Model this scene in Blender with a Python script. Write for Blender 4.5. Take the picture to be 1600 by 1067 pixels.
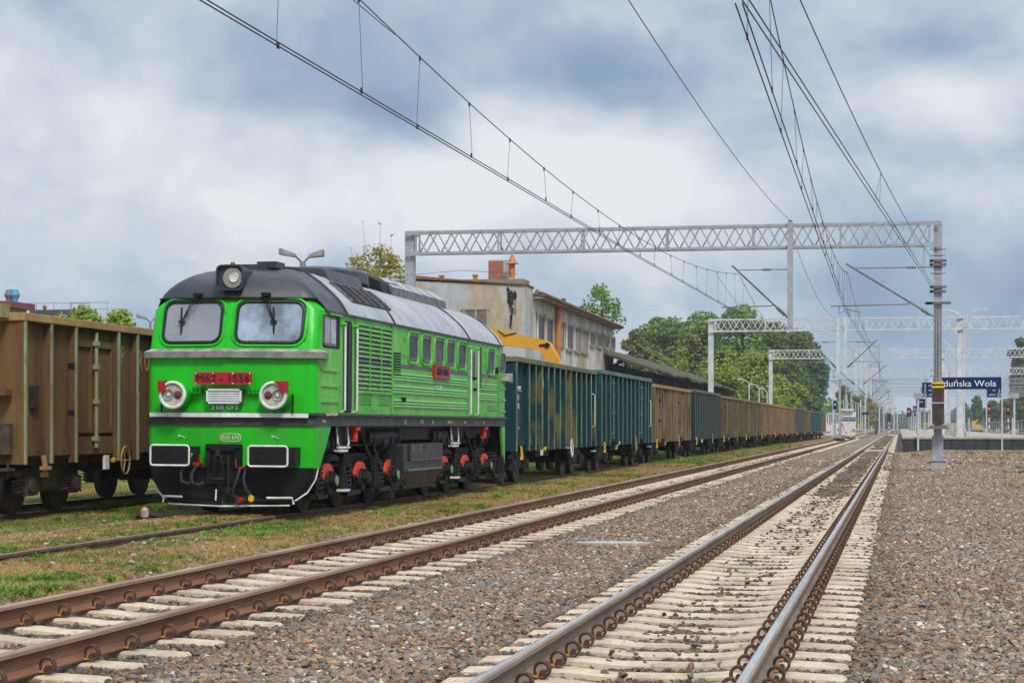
import bpy, bmesh, math, random
import numpy as np
from mathutils import Vector, Matrix
R = math.radians
S = bpy.context.scene
for o in list(bpy.data.objects): bpy.data.objects.remove(o)
COL = S.collection

# ---------------------------------------------------------------- camera, sky, sun, exposure
F, VX, HY, CH = 3111.0, 1406.0, 666.0, 1.455
PSI = math.atan((VX - 800) / F); CP, SP = math.cos(PSI), math.sin(PSI)
CC = F / CP
cam = bpy.data.cameras.new('camera'); co = bpy.data.objects.new('camera', cam); COL.objects.link(co)
co.location = (0, 0, CH); co.rotation_euler = (R(90), 0, PSI)
cam.sensor_width = 36; cam.lens = 36 * F / 1600; cam.shift_y = (HY - 533.5) / 1600
cam.clip_start = .1; cam.clip_end = 6000
S.camera = co
S.view_settings.view_transform = 'Standard'; S.view_settings.look = 'None'
S.view_settings.gamma = 1; S.view_settings.exposure = 0.0

def srgb(*c):
    return tuple(((v / 255) / 12.92 if v / 255 <= .04045 else ((v / 255 + .055) / 1.055) ** 2.4) for v in c)
def pt(px, py, Z):
    """world point seen at photo pixel px,py at depth Z"""
    D = (VX - px) * Z / CC
    return Vector((-D, (Z - SP * D) / CP, CH + (HY - py) * Z / F))
def yat(px, D):
    return (CC * D / (VX - px) - SP * D) / CP
def zat(py, px, D):
    return CH + (HY - py) * (CC * D / (VX - px)) / F

W = bpy.data.worlds.new('World'); S.world = W; W.use_nodes = True
def build_world():
    nt = W.node_tree; N = nt.nodes; L = nt.links; N.clear()
    out = N.new('ShaderNodeOutputWorld')
    sky = N.new('ShaderNodeTexSky'); sky.sky_type = 'NISHITA'; sky.sun_disc = False
    sky.sun_elevation = R(48); sky.sun_rotation = R(150); sky.air_density = 1.3
    b1 = N.new('ShaderNodeBackground'); b1.inputs['Strength'].default_value = .1
    L.new(sky.outputs[0], b1.inputs[0])
    tc = N.new('ShaderNodeTexCoord'); G = tc.outputs['Generated']
    def mapping(loc, sc):
        m = N.new('ShaderNodeMapping'); m.inputs['Location'].default_value = loc; m.inputs['Scale'].default_value = sc
        L.new(G, m.inputs[0]); return m.outputs[0]
    def noise(sc, det, dist, vec, rough=.5):
        n = N.new('ShaderNodeTexNoise'); n.inputs['Scale'].default_value = sc; n.inputs['Detail'].default_value = det
        n.inputs['Distortion'].default_value = dist; n.inputs['Roughness'].default_value = rough
        L.new(vec, n.inputs['Vector']); return n.outputs['Fac']
    def math_(op, a, b, clamp=False):
        m = N.new('ShaderNodeMath'); m.operation = op; m.use_clamp = clamp
        for i, v in enumerate((a, b)):
            if isinstance(v, (int, float)): m.inputs[i].default_value = v
            else: L.new(v, m.inputs[i])
        return m.outputs[0]
    def blob(px, py, rx, ry):
        d = Vector(((px - 800) / F, 1, (HY - py) / F)); d.normalize()
        d = Matrix.Rotation(PSI, 3, 'Z') @ d
        sx, sz = F / rx, F / ry
        v = mapping((-d.x * sx, 0, -d.z * sz), (sx, 0, sz))
        # bend the edges of the cloud with noise
        g = N.new('ShaderNodeTexGradient'); g.gradient_type = 'SPHERICAL'
        nz = N.new('ShaderNodeTexNoise'); nz.inputs['Scale'].default_value = 9; nz.inputs['Detail'].default_value = 4
        L.new(G, nz.inputs['Vector'])
        vm = N.new('ShaderNodeVectorMath'); vm.operation = 'MULTIPLY_ADD'
        L.new(nz.outputs['Color'], vm.inputs[0]); vm.inputs[1].default_value = (1.5, 0, 1.5)
        L.new(v, vm.inputs[2])
        vs = N.new('ShaderNodeVectorMath'); vs.operation = 'SUBTRACT'; L.new(vm.outputs[0], vs.inputs[0]); vs.inputs[1].default_value = (.75, 0, .75)
        L.new(vs.outputs[0], g.inputs[0]); return g.outputs['Fac']
    n1 = noise(8, 8, .35, mapping((.3, .1, 0), (1, 1, 1.5)), .55)
    n2 = noise(26, 5, .3, mapping((1.3, .4, 0), (1, 1, 1.4)), .55)
    v = math_('ADD', math_('MULTIPLY', n1, 1.25), math_('MULTIPLY', n2, .42)); v = math_('ADD', v, -.29)
    v = math_('ADD', v, .0)
    BL = [(120, 130, 260, 150, .30), (330, 300, 420, 130, .36), (640, 330, 320, 90, .24), (900, 260, 380, 110, .36), (1500, 165, 230, 75, .34), (1180, 290, 300, 80, .16), (1500, 290, 260, 70, .12), (700, 180, 110, 50, .10),
          (960, 120, 210, 100, -.27), (800, 50, 220, 90, -.15), (590, 190, 170, 75, -.16), (620, 60, 180, 90, -.03), (1120, 70, 200, 110, -.12), (1480, 60, 280, 80, -.30), (430, 60, 240, 80, -.05),
          (900, 470, 520, 80, -.16), (1560, 440, 300, 110, -.22), (170, 440, 420, 50, -.04), (1250, 560, 500, 90, -.14), (1300, 430, 240, 60, -.06)]
    for px, py, rx, ry, w in BL:
        v = math_('ADD', v, math_('MULTIPLY', blob(px, py, rx, ry), w))
    cr = N.new('ShaderNodeValToRGB'); e = cr.color_ramp.elements
    cols = [(.20, (138, 163, 192)), (.38, (160, 182, 205)), (.54, (187, 201, 217)), (.70, (211, 218, 229)), (.92, (236, 237, 242))]
    e[0].position = cols[0][0]; e[0].color = (*srgb(*cols[0][1]), 1)
    e[1].position = cols[-1][0]; e[1].color = (*srgb(*cols[-1][1]), 1)
    for p, c in cols[1:-1]:
        q = cr.color_ramp.elements.new(p); q.color = (*srgb(*c), 1)
    L.new(v, cr.inputs[0])
    # an overcast sky is brighter high up than at the horizon
    sep = N.new('ShaderNodeSeparateXYZ'); L.new(G, sep.inputs[0])
    mr = N.new('ShaderNodeMapRange'); mr.inputs['From Min'].default_value = .24; mr.inputs['From Max'].default_value = .7
    mr.inputs['To Min'].default_value = 1.0; mr.inputs['To Max'].default_value = SKYHI; L.new(sep.outputs['Z'], mr.inputs['Value'])
    b2 = N.new('ShaderNodeBackground'); L.new(cr.outputs[0], b2.inputs[0]); L.new(mr.outputs[0], b2.inputs['Strength'])
    mx = N.new('ShaderNodeMixShader'); mx.inputs[0].default_value = .93
    L.new(b1.outputs[0], mx.inputs[1]); L.new(b2.outputs[0], mx.inputs[2]); L.new(mx.outputs[0], out.inputs[0])
SKYHI = 1.75
build_world()
sl = bpy.data.lights.new('sun', 'SUN'); sl.energy = 2.7; sl.angle = R(12); sl.color = (1, .95, .88)
so = bpy.data.objects.new('sun', sl); COL.objects.link(so)
so.rotation_euler = (R(42), 0, R(30))      # from behind the camera, high, from the right

# ---------------------------------------------------------------- materials
def mat(name, c1, c2=None, c3=None, scale=3., rough=.65, metal=0., bump=0., bscale=30., lo=.4, hi=.6, stretch=(1, 1, 1),
        s3=14., t3=.62, detail=6, spec=.4, emit=None, var=.12, w3=.06):
    m = bpy.data.materials.new(name); m.use_nodes = True
    nt = m.node_tree; N = nt.nodes; L = nt.links; B = N['Principled BSDF']
    B.inputs['Roughness'].default_value = rough; B.inputs['Metallic'].default_value = metal
    B.inputs['Specular IOR Level'].default_value = spec
    B.inputs['Base Color'].default_value = (*c1, 1)
    if emit:
        B.inputs['Emission Color'].default_value = (*c1, 1); B.inputs['Emission Strength'].default_value = emit
        return m
    geo = N.new('ShaderNodeNewGeometry')
    mp = N.new('ShaderNodeMapping'); mp.inputs['Scale'].default_value = stretch; L.new(geo.outputs['Position'], mp.inputs[0])
    def noise(sc, det=detail):
        n = N.new('ShaderNodeTexNoise'); n.inputs['Scale'].default_value = sc; n.inputs['Detail'].default_value = det
        n.inputs['Roughness'].default_value = .6
        L.new(mp.outputs[0], n.inputs['Vector']); return n.outputs['Fac']
    def rng(v, a, b, c=0., d=1.):
        r = N.new('ShaderNodeMapRange'); r.inputs['From Min'].default_value = a; r.inputs['From Max'].default_value = b
        r.inputs['To Min'].default_value = c; r.inputs['To Max'].default_value = d; L.new(v, r.inputs['Value']); return r.outputs[0]
    def mixc(f, a, b, mode='MIX'):
        x = N.new('ShaderNodeMix'); x.data_type = 'RGBA'; x.blend_type = mode
        if isinstance(f, float): x.inputs[0].default_value = f
        else: L.new(f, x.inputs[0])
        for i, v in ((6, a), (7, b)):
            if isinstance(v, tuple): x.inputs[i].default_value = (*v, 1)
            else: L.new(v, x.inputs[i])
        return x.outputs[2]
    col = c1
    if c2: col = mixc(rng(noise(scale), lo, hi), c1, c2)
    if c3: col = mixc(rng(noise(s3), t3, t3 + w3), col, c3)
    if var:
        g = rng(noise(scale * 5.3, 4), .3, .7, 1 - var, 1 + var)
        cx = N.new('ShaderNodeCombineXYZ'); [L.new(g, cx.inputs[i]) for i in range(3)]
        col = mixc(1.0, col, cx.outputs[0], 'MULTIPLY')
    if isinstance(col, tuple): B.inputs['Base Color'].default_value = (*col, 1)
    else: L.new(col, B.inputs['Base Color'])
    if rough < .95:
        L.new(rng(noise(scale * 3.1, 4), .3, .7, max(rough - .1, .03), min(rough + .12, 1)), B.inputs['Roughness'])
    if bump:
        b = N.new('ShaderNodeBump'); b.inputs['Strength'].default_value = bump; b.inputs['Distance'].default_value = .02
        L.new(noise(bscale), b.inputs['Height']); L.new(b.outputs[0], B.inputs['Normal'])
    return m
def glass(name, c, rough=.08, c2=None, scale=2.):
    m = mat(name, c, c2, scale=scale, rough=rough, spec=.9, var=.05); m.node_tree.nodes['Principled BSDF'].inputs['Coat Weight'].default_value = .6
    return m

# ---------------------------------------------------------------- mesh helpers
class MB:
    def __init__(s): s.v = []; s.f = []; s.m = []
    def quad(s, *p, m=0):
        n = len(s.v); s.v += [tuple(q) for q in p]; s.f.append(tuple(range(n, n + len(p)))); s.m.append(m); return s
    def box(s, x0, x1, y0, y1, z0, z1, m=0):
        n = len(s.v)
        s.v += [(x0, y0, z0), (x1, y0, z0), (x1, y1, z0), (x0, y1, z0), (x0, y0, z1), (x1, y0, z1), (x1, y1, z1), (x0, y1, z1)]
        for f in ((0, 3, 2, 1), (4, 5, 6, 7), (0, 1, 5, 4), (1, 2, 6, 5), (2, 3, 7, 6), (3, 0, 4, 7)):
            s.f.append(tuple(n + i for i in f)); s.m.append(m)
        return s
    def prism(s, prof, axis, a, b, m=0):
        """prof: list of 2D points, extruded along axis from a to b"""
        n = len(s.v); k = len(prof)
        for t in (a, b):
            for p, q in prof:
                s.v.append((t, p, q) if axis == 0 else (p, t, q) if axis == 1 else (p, q, t))
        for i in range(k):
            j = (i + 1) % k; s.f.append((n + i, n + j, n + k + j, n + k + i)); s.m.append(m)
        s.f.append(tuple(n + i for i in range(k))); s.m.append(m)
        s.f.append(tuple(n + k + i for i in reversed(range(k)))); s.m.append(m)
        return s
    def tube(s, path, r, n=8, m=0, closed=False, r2=None):
        path = [Vector(p) for p in path]; K = len(path); base = len(s.v); up = None
        for i, p in enumerate(path):
            if closed: t = path[(i + 1) % K] - path[i - 1]
            else: t = path[min(i + 1, K - 1)] - path[max(i - 1, 0)]
            t.normalize()
            if up is None:
                up = Vector((0, 0, 1)) if abs(t.z) < .9 else Vector((1, 0, 0))
            a = t.cross(up); 
            if a.length < 1e-6: a = t.cross(Vector((0, 1, 0)))
            a.normalize(); b = a.cross(t); up = b
            rr = r if r2 is None else r + (r2 - r) * i / (K - 1)
            for j in range(n):
                w = 2 * math.pi * j / n; q = p + a * math.cos(w) * rr + b * math.sin(w) * rr; s.v.append(tuple(q))
        for i in range(K if closed else K - 1):
            i2 = (i + 1) % K
            for j in range(n):
                j2 = (j + 1) % n
                s.f.append((base + i * n + j, base + i * n + j2, base + i2 * n + j2, base + i2 * n + j)); s.m.append(m)
        if not closed:
            s.f.append(tuple(base + j for j in reversed(range(n)))); s.m.append(m)
            s.f.append(tuple(base + (K - 1) * n + j for j in range(n))); s.m.append(m)
        return s
    def cyl(s, a, b, r, n=16, m=0, r2=None): return s.tube([a, b], r, n, m, r2=r2)
    def bar(s, a, b, w, h=None, m=0):
        """square bar between two points"""
        h = h or w; a = Vector(a); b = Vector(b); t = (b - a).normalized()
        u = Vector((0, 0, 1)) if abs(t.z) < .95 else Vector((0, 1, 0))
        x = t.cross(u).normalized() * w / 2; y = x.cross(t).normalized() * h / 2
        n = len(s.v)
        for p in (a, b):
            for q in (x + y, -x + y, -x - y, x - y): s.v.append(tuple(p + q))
        for f in ((0, 1, 2, 3), (7, 6, 5, 4), (0, 4, 5, 1), (1, 5, 6, 2), (2, 6, 7, 3), (3, 7, 4, 0)):
            s.f.append(tuple(n + i for i in f)); s.m.append(m)
        return s
    def loft(s, rings, m=0, cap0=True, cap1=True, closed=True, mf=None):
        k = len(rings[0]); n = len(s.v)
        for r in rings: s.v += [tuple(p) for p in r]
        for i in range(len(rings) - 1):
            for j in range(k if closed else k - 1):
                j2 = (j + 1) % k
                s.f.append((n + i * k + j, n + i * k + j2, n + (i + 1) * k + j2, n + (i + 1) * k + j)); s.m.append(mf(i, j) if mf else m)
        if cap0: s.f.append(tuple(n + j for j in reversed(range(k)))); s.m.append(m)
        if cap1: s.f.append(tuple(n + (len(rings) - 1) * k + j for j in range(k))); s.m.append(m)
        return s
    def build(s, name, mats, parent=None, smooth=False, bevel=0, loc=None):
        me = bpy.data.meshes.new(name); me.from_pydata(s.v, [], s.f)
        if not isinstance(mats, (list, tuple)): mats = [mats]
        for q in mats: me.materials.append(q)
        if len(mats) > 1: me.polygons.foreach_set('material_index', s.m)
        bm = bmesh.new(); bm.from_mesh(me)
        bmesh.ops.recalc_face_normals(bm, faces=bm.faces); bm.to_mesh(me); bm.free()
        if smooth: me.shade_smooth(); me.set_sharp_from_angle(angle=R(35))
        o = bpy.data.objects.new(name, me); COL.objects.link(o)
        if parent: o.parent = parent
        if loc is not None: o.location = loc
        if bevel:
            b = o.modifiers.new('bevel', 'BEVEL'); b.width = bevel; b.segments = 2; b.limit_method = 'ANGLE'
        return o
def tag(o, label=None, cat=None, group=None, kind=None):
    if label: o['label'] = label
    if cat: o['category'] = cat
    if group: o['group'] = group
    if kind: o['kind'] = kind
    return o
def thing(name, label, cat, loc=(0, 0, 0), rz=0, group=None):
    o = bpy.data.objects.new(name, None); COL.objects.link(o); o.empty_display_size = .3
    o.location = loc; o.rotation_euler = (0, 0, rz); return tag(o, label, cat, group)
def dup(o, parent=None, loc=None, label=None):
    c = o.copy(); COL.objects.link(c); c.parent = parent
    if loc is not None: c.location = loc
    if label: c['label'] = label
    for ch in list(o.children): dup(ch, c)
    return c
def text(body, size, loc, rot, m, parent, name='lettering', extrude=.002, align='CENTER', sx=1.0, bold=0.):
    cu = bpy.data.curves.new('t', 'FONT'); cu.body = body; cu.size = size; cu.extrude = extrude; cu.align_x = align; cu.align_y = 'CENTER'
    cu.offset = bold; cu.resolution_u = 3
    t = bpy.data.objects.new('t', cu)
    me = bpy.data.meshes.new_from_object(t); bpy.data.objects.remove(t)
    me.materials.clear(); me.materials.append(m)
    o = bpy.data.objects.new(name, me); COL.objects.link(o); o.parent = parent; o.location = loc; o.rotation_euler = rot; o.scale = (sx, 1, 1)
    return o
rnd = random.Random(7)

# shared materials
M_RUST = mat('rail rust', (.155, .068, .032), (.225, .105, .052), scale=2.2, rough=.75, stretch=(1, .4, 3), bump=.25, bscale=40)
M_RUSTG = mat('grey brown rail side', (.15, .105, .075), (.21, .16, .12), scale=2.2, rough=.7, stretch=(1, .4, 3), bump=.25, bscale=40)
M_HEAD = mat('worn rail head', (.78, .74, .69), (.6, .56, .52), scale=6, rough=.3, metal=.8, stretch=(1, .1, 1))
M_HEADSIDE = mat('rail head side', (.24, .17, .12), (.33, .26, .2), scale=3, rough=.55, metal=.2, stretch=(1, .2, 1))
M_HEADOLD = mat('dull rail head', (.27, .155, .095), (.38, .25, .17), scale=3, rough=.55, stretch=(1, .15, 1))
M_CONC = mat('sleeper concrete', (.62, .51, .37), (.44, .35, .25), (.2, .14, .09), scale=2.5, rough=.9, s3=16, t3=.62, bump=.2, bscale=60)
M_CLIP = mat('clip steel', (.06, .032, .025), (.13, .06, .035), scale=20, rough=.6, metal=.2)
M_INSUL = mat('clip insulator', (.5, .22, .04), rough=.6)
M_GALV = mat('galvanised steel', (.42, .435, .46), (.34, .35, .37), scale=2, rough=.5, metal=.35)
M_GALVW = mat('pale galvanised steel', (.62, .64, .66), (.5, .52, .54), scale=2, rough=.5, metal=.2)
M_WIRE = mat('wire', (.03, .028, .028), rough=.5, var=0)
M_BLACK = mat('black paint', (.009, .009, .010), (.02, .019, .018), scale=4, rough=.5, spec=.25)
M_UNDER = mat('grimy black steel', (.009, .0085, .009), (.024, .021, .019), (.06, .047, .036), scale=5, rough=.55, s3=9, t3=.68, bump=.2, spec=.2)
M_WHITE = mat('white paint', (.74, .75, .76), (.6, .6, .6), scale=8, rough=.5)
M_RED = mat('red paint', (.5, .02, .025), (.38, .02, .02), scale=6, rough=.4)
M_ORANGE = mat('orange red paint', (.70, .05, .015), (.5, .04, .02), scale=6, rough=.5)
M_YEL = mat('yellow paint', (.72, .5, .03), (.6, .38, .02), scale=6, rough=.5)
M_CONCRETE = mat('grey concrete', (.42, .41, .38), (.3, .29, .27), scale=1.5, rough=.9, bump=.2)
# ---------------------------------------------------------------- ground
def hash01(a, b):
    return (np.sin(a * 12.9898 + b * 78.233) * 43758.5453) % 1
def vnoise(x, y):
    xi, yi = np.floor(x), np.floor(y); fx, fy = x - xi, y - yi
    fx = fx * fx * (3 - 2 * fx); fy = fy * fy * (3 - 2 * fy)
    a, b, c, d = hash01(xi, yi), hash01(xi + 1, yi), hash01(xi, yi + 1), hash01(xi + 1, yi + 1)
    return (a * (1 - fx) + b * fx) * (1 - fy) + (c * (1 - fx) + d * fx) * fy
def h_ball(x, y):
    """height of the ballast surface"""
    x = np.asarray(x, float); y = np.asarray(y, float)
    z = -.245 + .025 * vnoise(x * 1.7, y * 1.1) + .02 * vnoise(x * 5, y * 5)
    z = z + np.clip((x - .1) / 1.5, 0, 1) * .05 + np.clip((y - 20) / 90, 0, 1) * np.clip((x - .3) / 2, 0, 1) * .1
    z = z + np.clip((-3.2 - x) / .6, 0, 1) * np.clip((x + 4.9) / .6, 0, 1) * .03
    z = z + np.clip((-7.5 - x) / .35, 0, 1) * .07 - (np.abs(x + 1.643) < .6) * .016 - (np.abs(x + 6.4) < .6) * .018 - ((np.abs(x + 1.643) < 1.3) | (np.abs(x + 6.4) < 1.3)) * .010
    return z
def h_soil(x, y):
    x = np.asarray(x, float); y = np.asarray(y, float)
    base = -.135 + .04 * vnoise(x * .9, y * .7) + .02 * vnoise(x * 3, y * 3)
    base = base + .085 * np.clip((.78 - np.abs(x + 10.88)) / .15, 0, 1)
    k = np.clip((-x - 7.62) / .35, 0, 1)
    return base * k + (-.40) * (1 - k)
def grid(name, xs, ys, hf, m, lift=0):
    X, Y = np.meshgrid(xs, ys); Zz = hf(X, Y) + lift
    v = np.stack([X, Y, Zz], -1).reshape(-1, 3); nx, ny = len(xs), len(ys)
    i = np.arange(ny - 1)[:, None] * nx + np.arange(nx - 1)[None, :]; i = i.reshape(-1)
    f = np.stack([i, i + 1, i + nx + 1, i + nx], -1)
    me = bpy.data.meshes.new(name); me.from_pydata(v.tolist(), [], f.tolist()); me.materials.append(m); me.shade_smooth()
    o = bpy.data.objects.new(name, me); COL.objects.link(o); return o
def ground_mat():
    m = bpy.data.materials.new('dry grass soil'); m.use_nodes = True; N = m.node_tree.nodes; L = m.node_tree.links; B = N['Principled BSDF']
    B.inputs['Roughness'].default_value = .95; B.inputs['Specular IOR Level'].default_value = .1
    g = N.new('ShaderNodeNewGeometry')
    def noise(sc, d=6):
        n = N.new('ShaderNodeTexNoise'); n.inputs['Scale'].default_value = sc; n.inputs['Detail'].default_value = d; n.inputs['Roughness'].default_value = .65
        L.new(g.outputs['Position'], n.inputs['Vector']); return n.outputs['Fac']
    def ramp(v, cols):
        r = N.new('ShaderNodeValToRGB'); e = r.color_ramp.elements
        e[0].position, e[0].color = cols[0][0], (*cols[0][1], 1); e[1].position, e[1].color = cols[-1][0], (*cols[-1][1], 1)
        for p, c in cols[1:-1]: e.new(p).color = (*c, 1)
        L.new(v, r.inputs[0]); return r.outputs[0]
    a = ramp(noise(.9), [(.34, (.16, .17, .05)), (.46, (.26, .2, .08)), (.56, (.34, .22, .10)), (.68, (.27, .18, .11))])
    b = ramp(noise(22), [(.3, (.25, .25, .25)), (.5, (.9, .9, .9)), (.72, (1.5, 1.45, 1.4))])
    x = N.new('ShaderNodeMix'); x.data_type = 'RGBA'; x.blend_type = 'MULTIPLY'; x.inputs[0].default_value = 1
    L.new(a, x.inputs[6]); L.new(b, x.inputs[7]); L.new(x.outputs[2], B.inputs['Base Color'])
    bp = N.new('ShaderNodeBump'); bp.inputs['Distance'].default_value = .05; bp.inputs['Strength'].default_value = .8
    L.new(noise(14), bp.inputs['Height']); L.new(bp.outputs[0], B.inputs['Normal'])
    return m
def ballast_mat(stone=False):
    m = bpy.data.materials.new('ballast stone' if stone else 'ballast'); m.use_nodes = True; N = m.node_tree.nodes; L = m.node_tree.links; B = N['Principled BSDF']
    B.inputs['Roughness'].default_value = .85; B.inputs['Specular IOR Level'].default_value = .25
    g = N.new('ShaderNodeNewGeometry')
    r = N.new('ShaderNodeValToRGB'); e = r.color_ramp.elements
    cols = [(0, (.115, .08, .062)), (.18, (.185, .145, .12)), (.34, (.25, .21, .18)), (.48, (.165, .165, .17)), (.60, (.29, .265, .235)), (.72, (.30, .19, .115)), (.8, (.21, .115, .08)), (.88, (.36, .34, .31)), (.955, (.42, .25, .12)), (.985, (.62, .58, .52))]
    e[0].position, e[0].color = cols[0][0], (*cols[0][1], 1); e[1].position, e[1].color = cols[-1][0], (*cols[-1][1], 1)
    for p, c in cols[1:-1]: e.new(p).color = (*c, 1)
    r.color_ramp.interpolation = 'LINEAR'
    n = N.new('ShaderNodeTexNoise'); n.inputs['Scale'].default_value = .55; n.inputs['Detail'].default_value = 3; L.new(g.outputs['Position'], n.inputs['Vector'])
    tint = N.new('ShaderNodeMix'); tint.data_type = 'RGBA'; tint.inputs[6].default_value = (1.0, .87, .73, 1); tint.inputs[7].default_value = (1.03, 1.0, .92, 1)
    mr = N.new('ShaderNodeMapRange'); mr.inputs['From Min'].default_value = .42; mr.inputs['From Max'].default_value = .6; L.new(n.outputs['Fac'], mr.inputs['Value']); L.new(mr.outputs[0], tint.inputs[0])
    mul = N.new('ShaderNodeMix'); mul.data_type = 'RGBA'; mul.blend_type = 'MULTIPLY'; mul.inputs[0].default_value = 1
    if stone:
        oi = N.new('ShaderNodeObjectInfo'); L.new(oi.outputs['Random'], r.inputs[0])
        n2 = N.new('ShaderNodeTexNoise'); n2.inputs['Scale'].default_value = 60; L.new(g.outputs['Position'], n2.inputs['Vector'])
        m3 = N.new('ShaderNodeMapRange'); m3.inputs['To Min'].default_value = .75; m3.inputs['To Max'].default_value = 1.3; L.new(n2.outputs['Fac'], m3.inputs['Value'])
        c3 = N.new('ShaderNodeVectorMath'); c3.operation = 'SCALE'; L.new(r.outputs[0], c3.inputs[0]); L.new(m3.outputs[0], c3.inputs['Scale'])
        L.new(c3.outputs[0], mul.inputs[6])
    else:
        v = N.new('ShaderNodeTexVoronoi'); v.inputs['Scale'].default_value = 19; L.new(g.outputs['Position'], v.inputs['Vector'])
        s = N.new('ShaderNodeSeparateColor'); L.new(v.outputs['Color'], s.inputs[0]); L.new(s.outputs[0], r.inputs[0])
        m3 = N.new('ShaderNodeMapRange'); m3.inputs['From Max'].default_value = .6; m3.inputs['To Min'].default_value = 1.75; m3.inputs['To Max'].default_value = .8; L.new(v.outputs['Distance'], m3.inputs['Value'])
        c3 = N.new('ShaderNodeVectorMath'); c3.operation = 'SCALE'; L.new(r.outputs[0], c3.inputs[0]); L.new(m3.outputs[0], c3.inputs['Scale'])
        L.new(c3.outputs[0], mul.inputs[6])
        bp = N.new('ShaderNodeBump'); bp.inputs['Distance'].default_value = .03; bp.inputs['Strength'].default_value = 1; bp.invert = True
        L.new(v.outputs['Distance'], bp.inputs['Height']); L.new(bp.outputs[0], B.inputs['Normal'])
    L.new(tint.outputs[2], mul.inputs[7])
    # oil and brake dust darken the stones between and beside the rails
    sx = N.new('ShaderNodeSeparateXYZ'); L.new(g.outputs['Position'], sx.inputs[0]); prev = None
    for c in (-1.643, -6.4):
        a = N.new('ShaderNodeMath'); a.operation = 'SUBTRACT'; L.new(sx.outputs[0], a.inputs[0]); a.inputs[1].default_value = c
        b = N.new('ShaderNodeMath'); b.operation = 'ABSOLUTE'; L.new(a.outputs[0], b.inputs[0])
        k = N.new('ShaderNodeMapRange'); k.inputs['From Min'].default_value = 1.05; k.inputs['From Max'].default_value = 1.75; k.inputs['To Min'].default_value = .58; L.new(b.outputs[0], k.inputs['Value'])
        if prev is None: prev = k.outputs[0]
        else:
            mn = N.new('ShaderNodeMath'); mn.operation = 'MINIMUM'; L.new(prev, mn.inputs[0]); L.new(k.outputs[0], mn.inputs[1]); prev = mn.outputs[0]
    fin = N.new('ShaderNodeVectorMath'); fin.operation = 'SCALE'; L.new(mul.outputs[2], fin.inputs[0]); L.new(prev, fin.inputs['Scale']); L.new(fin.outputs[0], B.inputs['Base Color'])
    return m
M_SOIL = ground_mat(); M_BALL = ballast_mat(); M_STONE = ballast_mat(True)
xs = np.concatenate([[-3000, -1200, -500, -200, -100, -60, -45, -36], np.arange(-30, -7.3, .2), [-7.0, 0, 8, 14, 30, 80, 300, 1200, 3000]])
ys = np.concatenate([[-300, -60, -10], np.arange(5, 90, .5), np.arange(90, 260, 4), [300, 400, 600, 900, 1500, 3000, 5000]])
tag(grid('ground', xs, ys, h_soil, M_SOIL), 'ground of soil and short dry grass beside the tracks', kind='structure')
xs = np.concatenate([np.arange(-8.0, 3, .2), np.arange(3, 26, 1.0)])
ys = np.concatenate([np.arange(-20, 5, 3), np.arange(5, 60, .4), np.arange(60, 300, 3), [400, 600, 1000, 2000]])
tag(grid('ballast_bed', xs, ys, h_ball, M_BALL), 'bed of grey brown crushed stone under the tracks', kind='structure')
rg = grid('grass_verge', np.array([16., 24, 40, 80, 200, 600]), np.array([60., 120, 200, 400, 900, 1500]), lambda x, y: -.09 + 0 * x,
          mat('dry verge', (.30, .22, .09), (.16, .17, .05), scale=.3, rough=.95, lo=.45, hi=.6, s3=3))
tag(rg, 'dry ochre verge beyond the platform', kind='structure')

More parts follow.
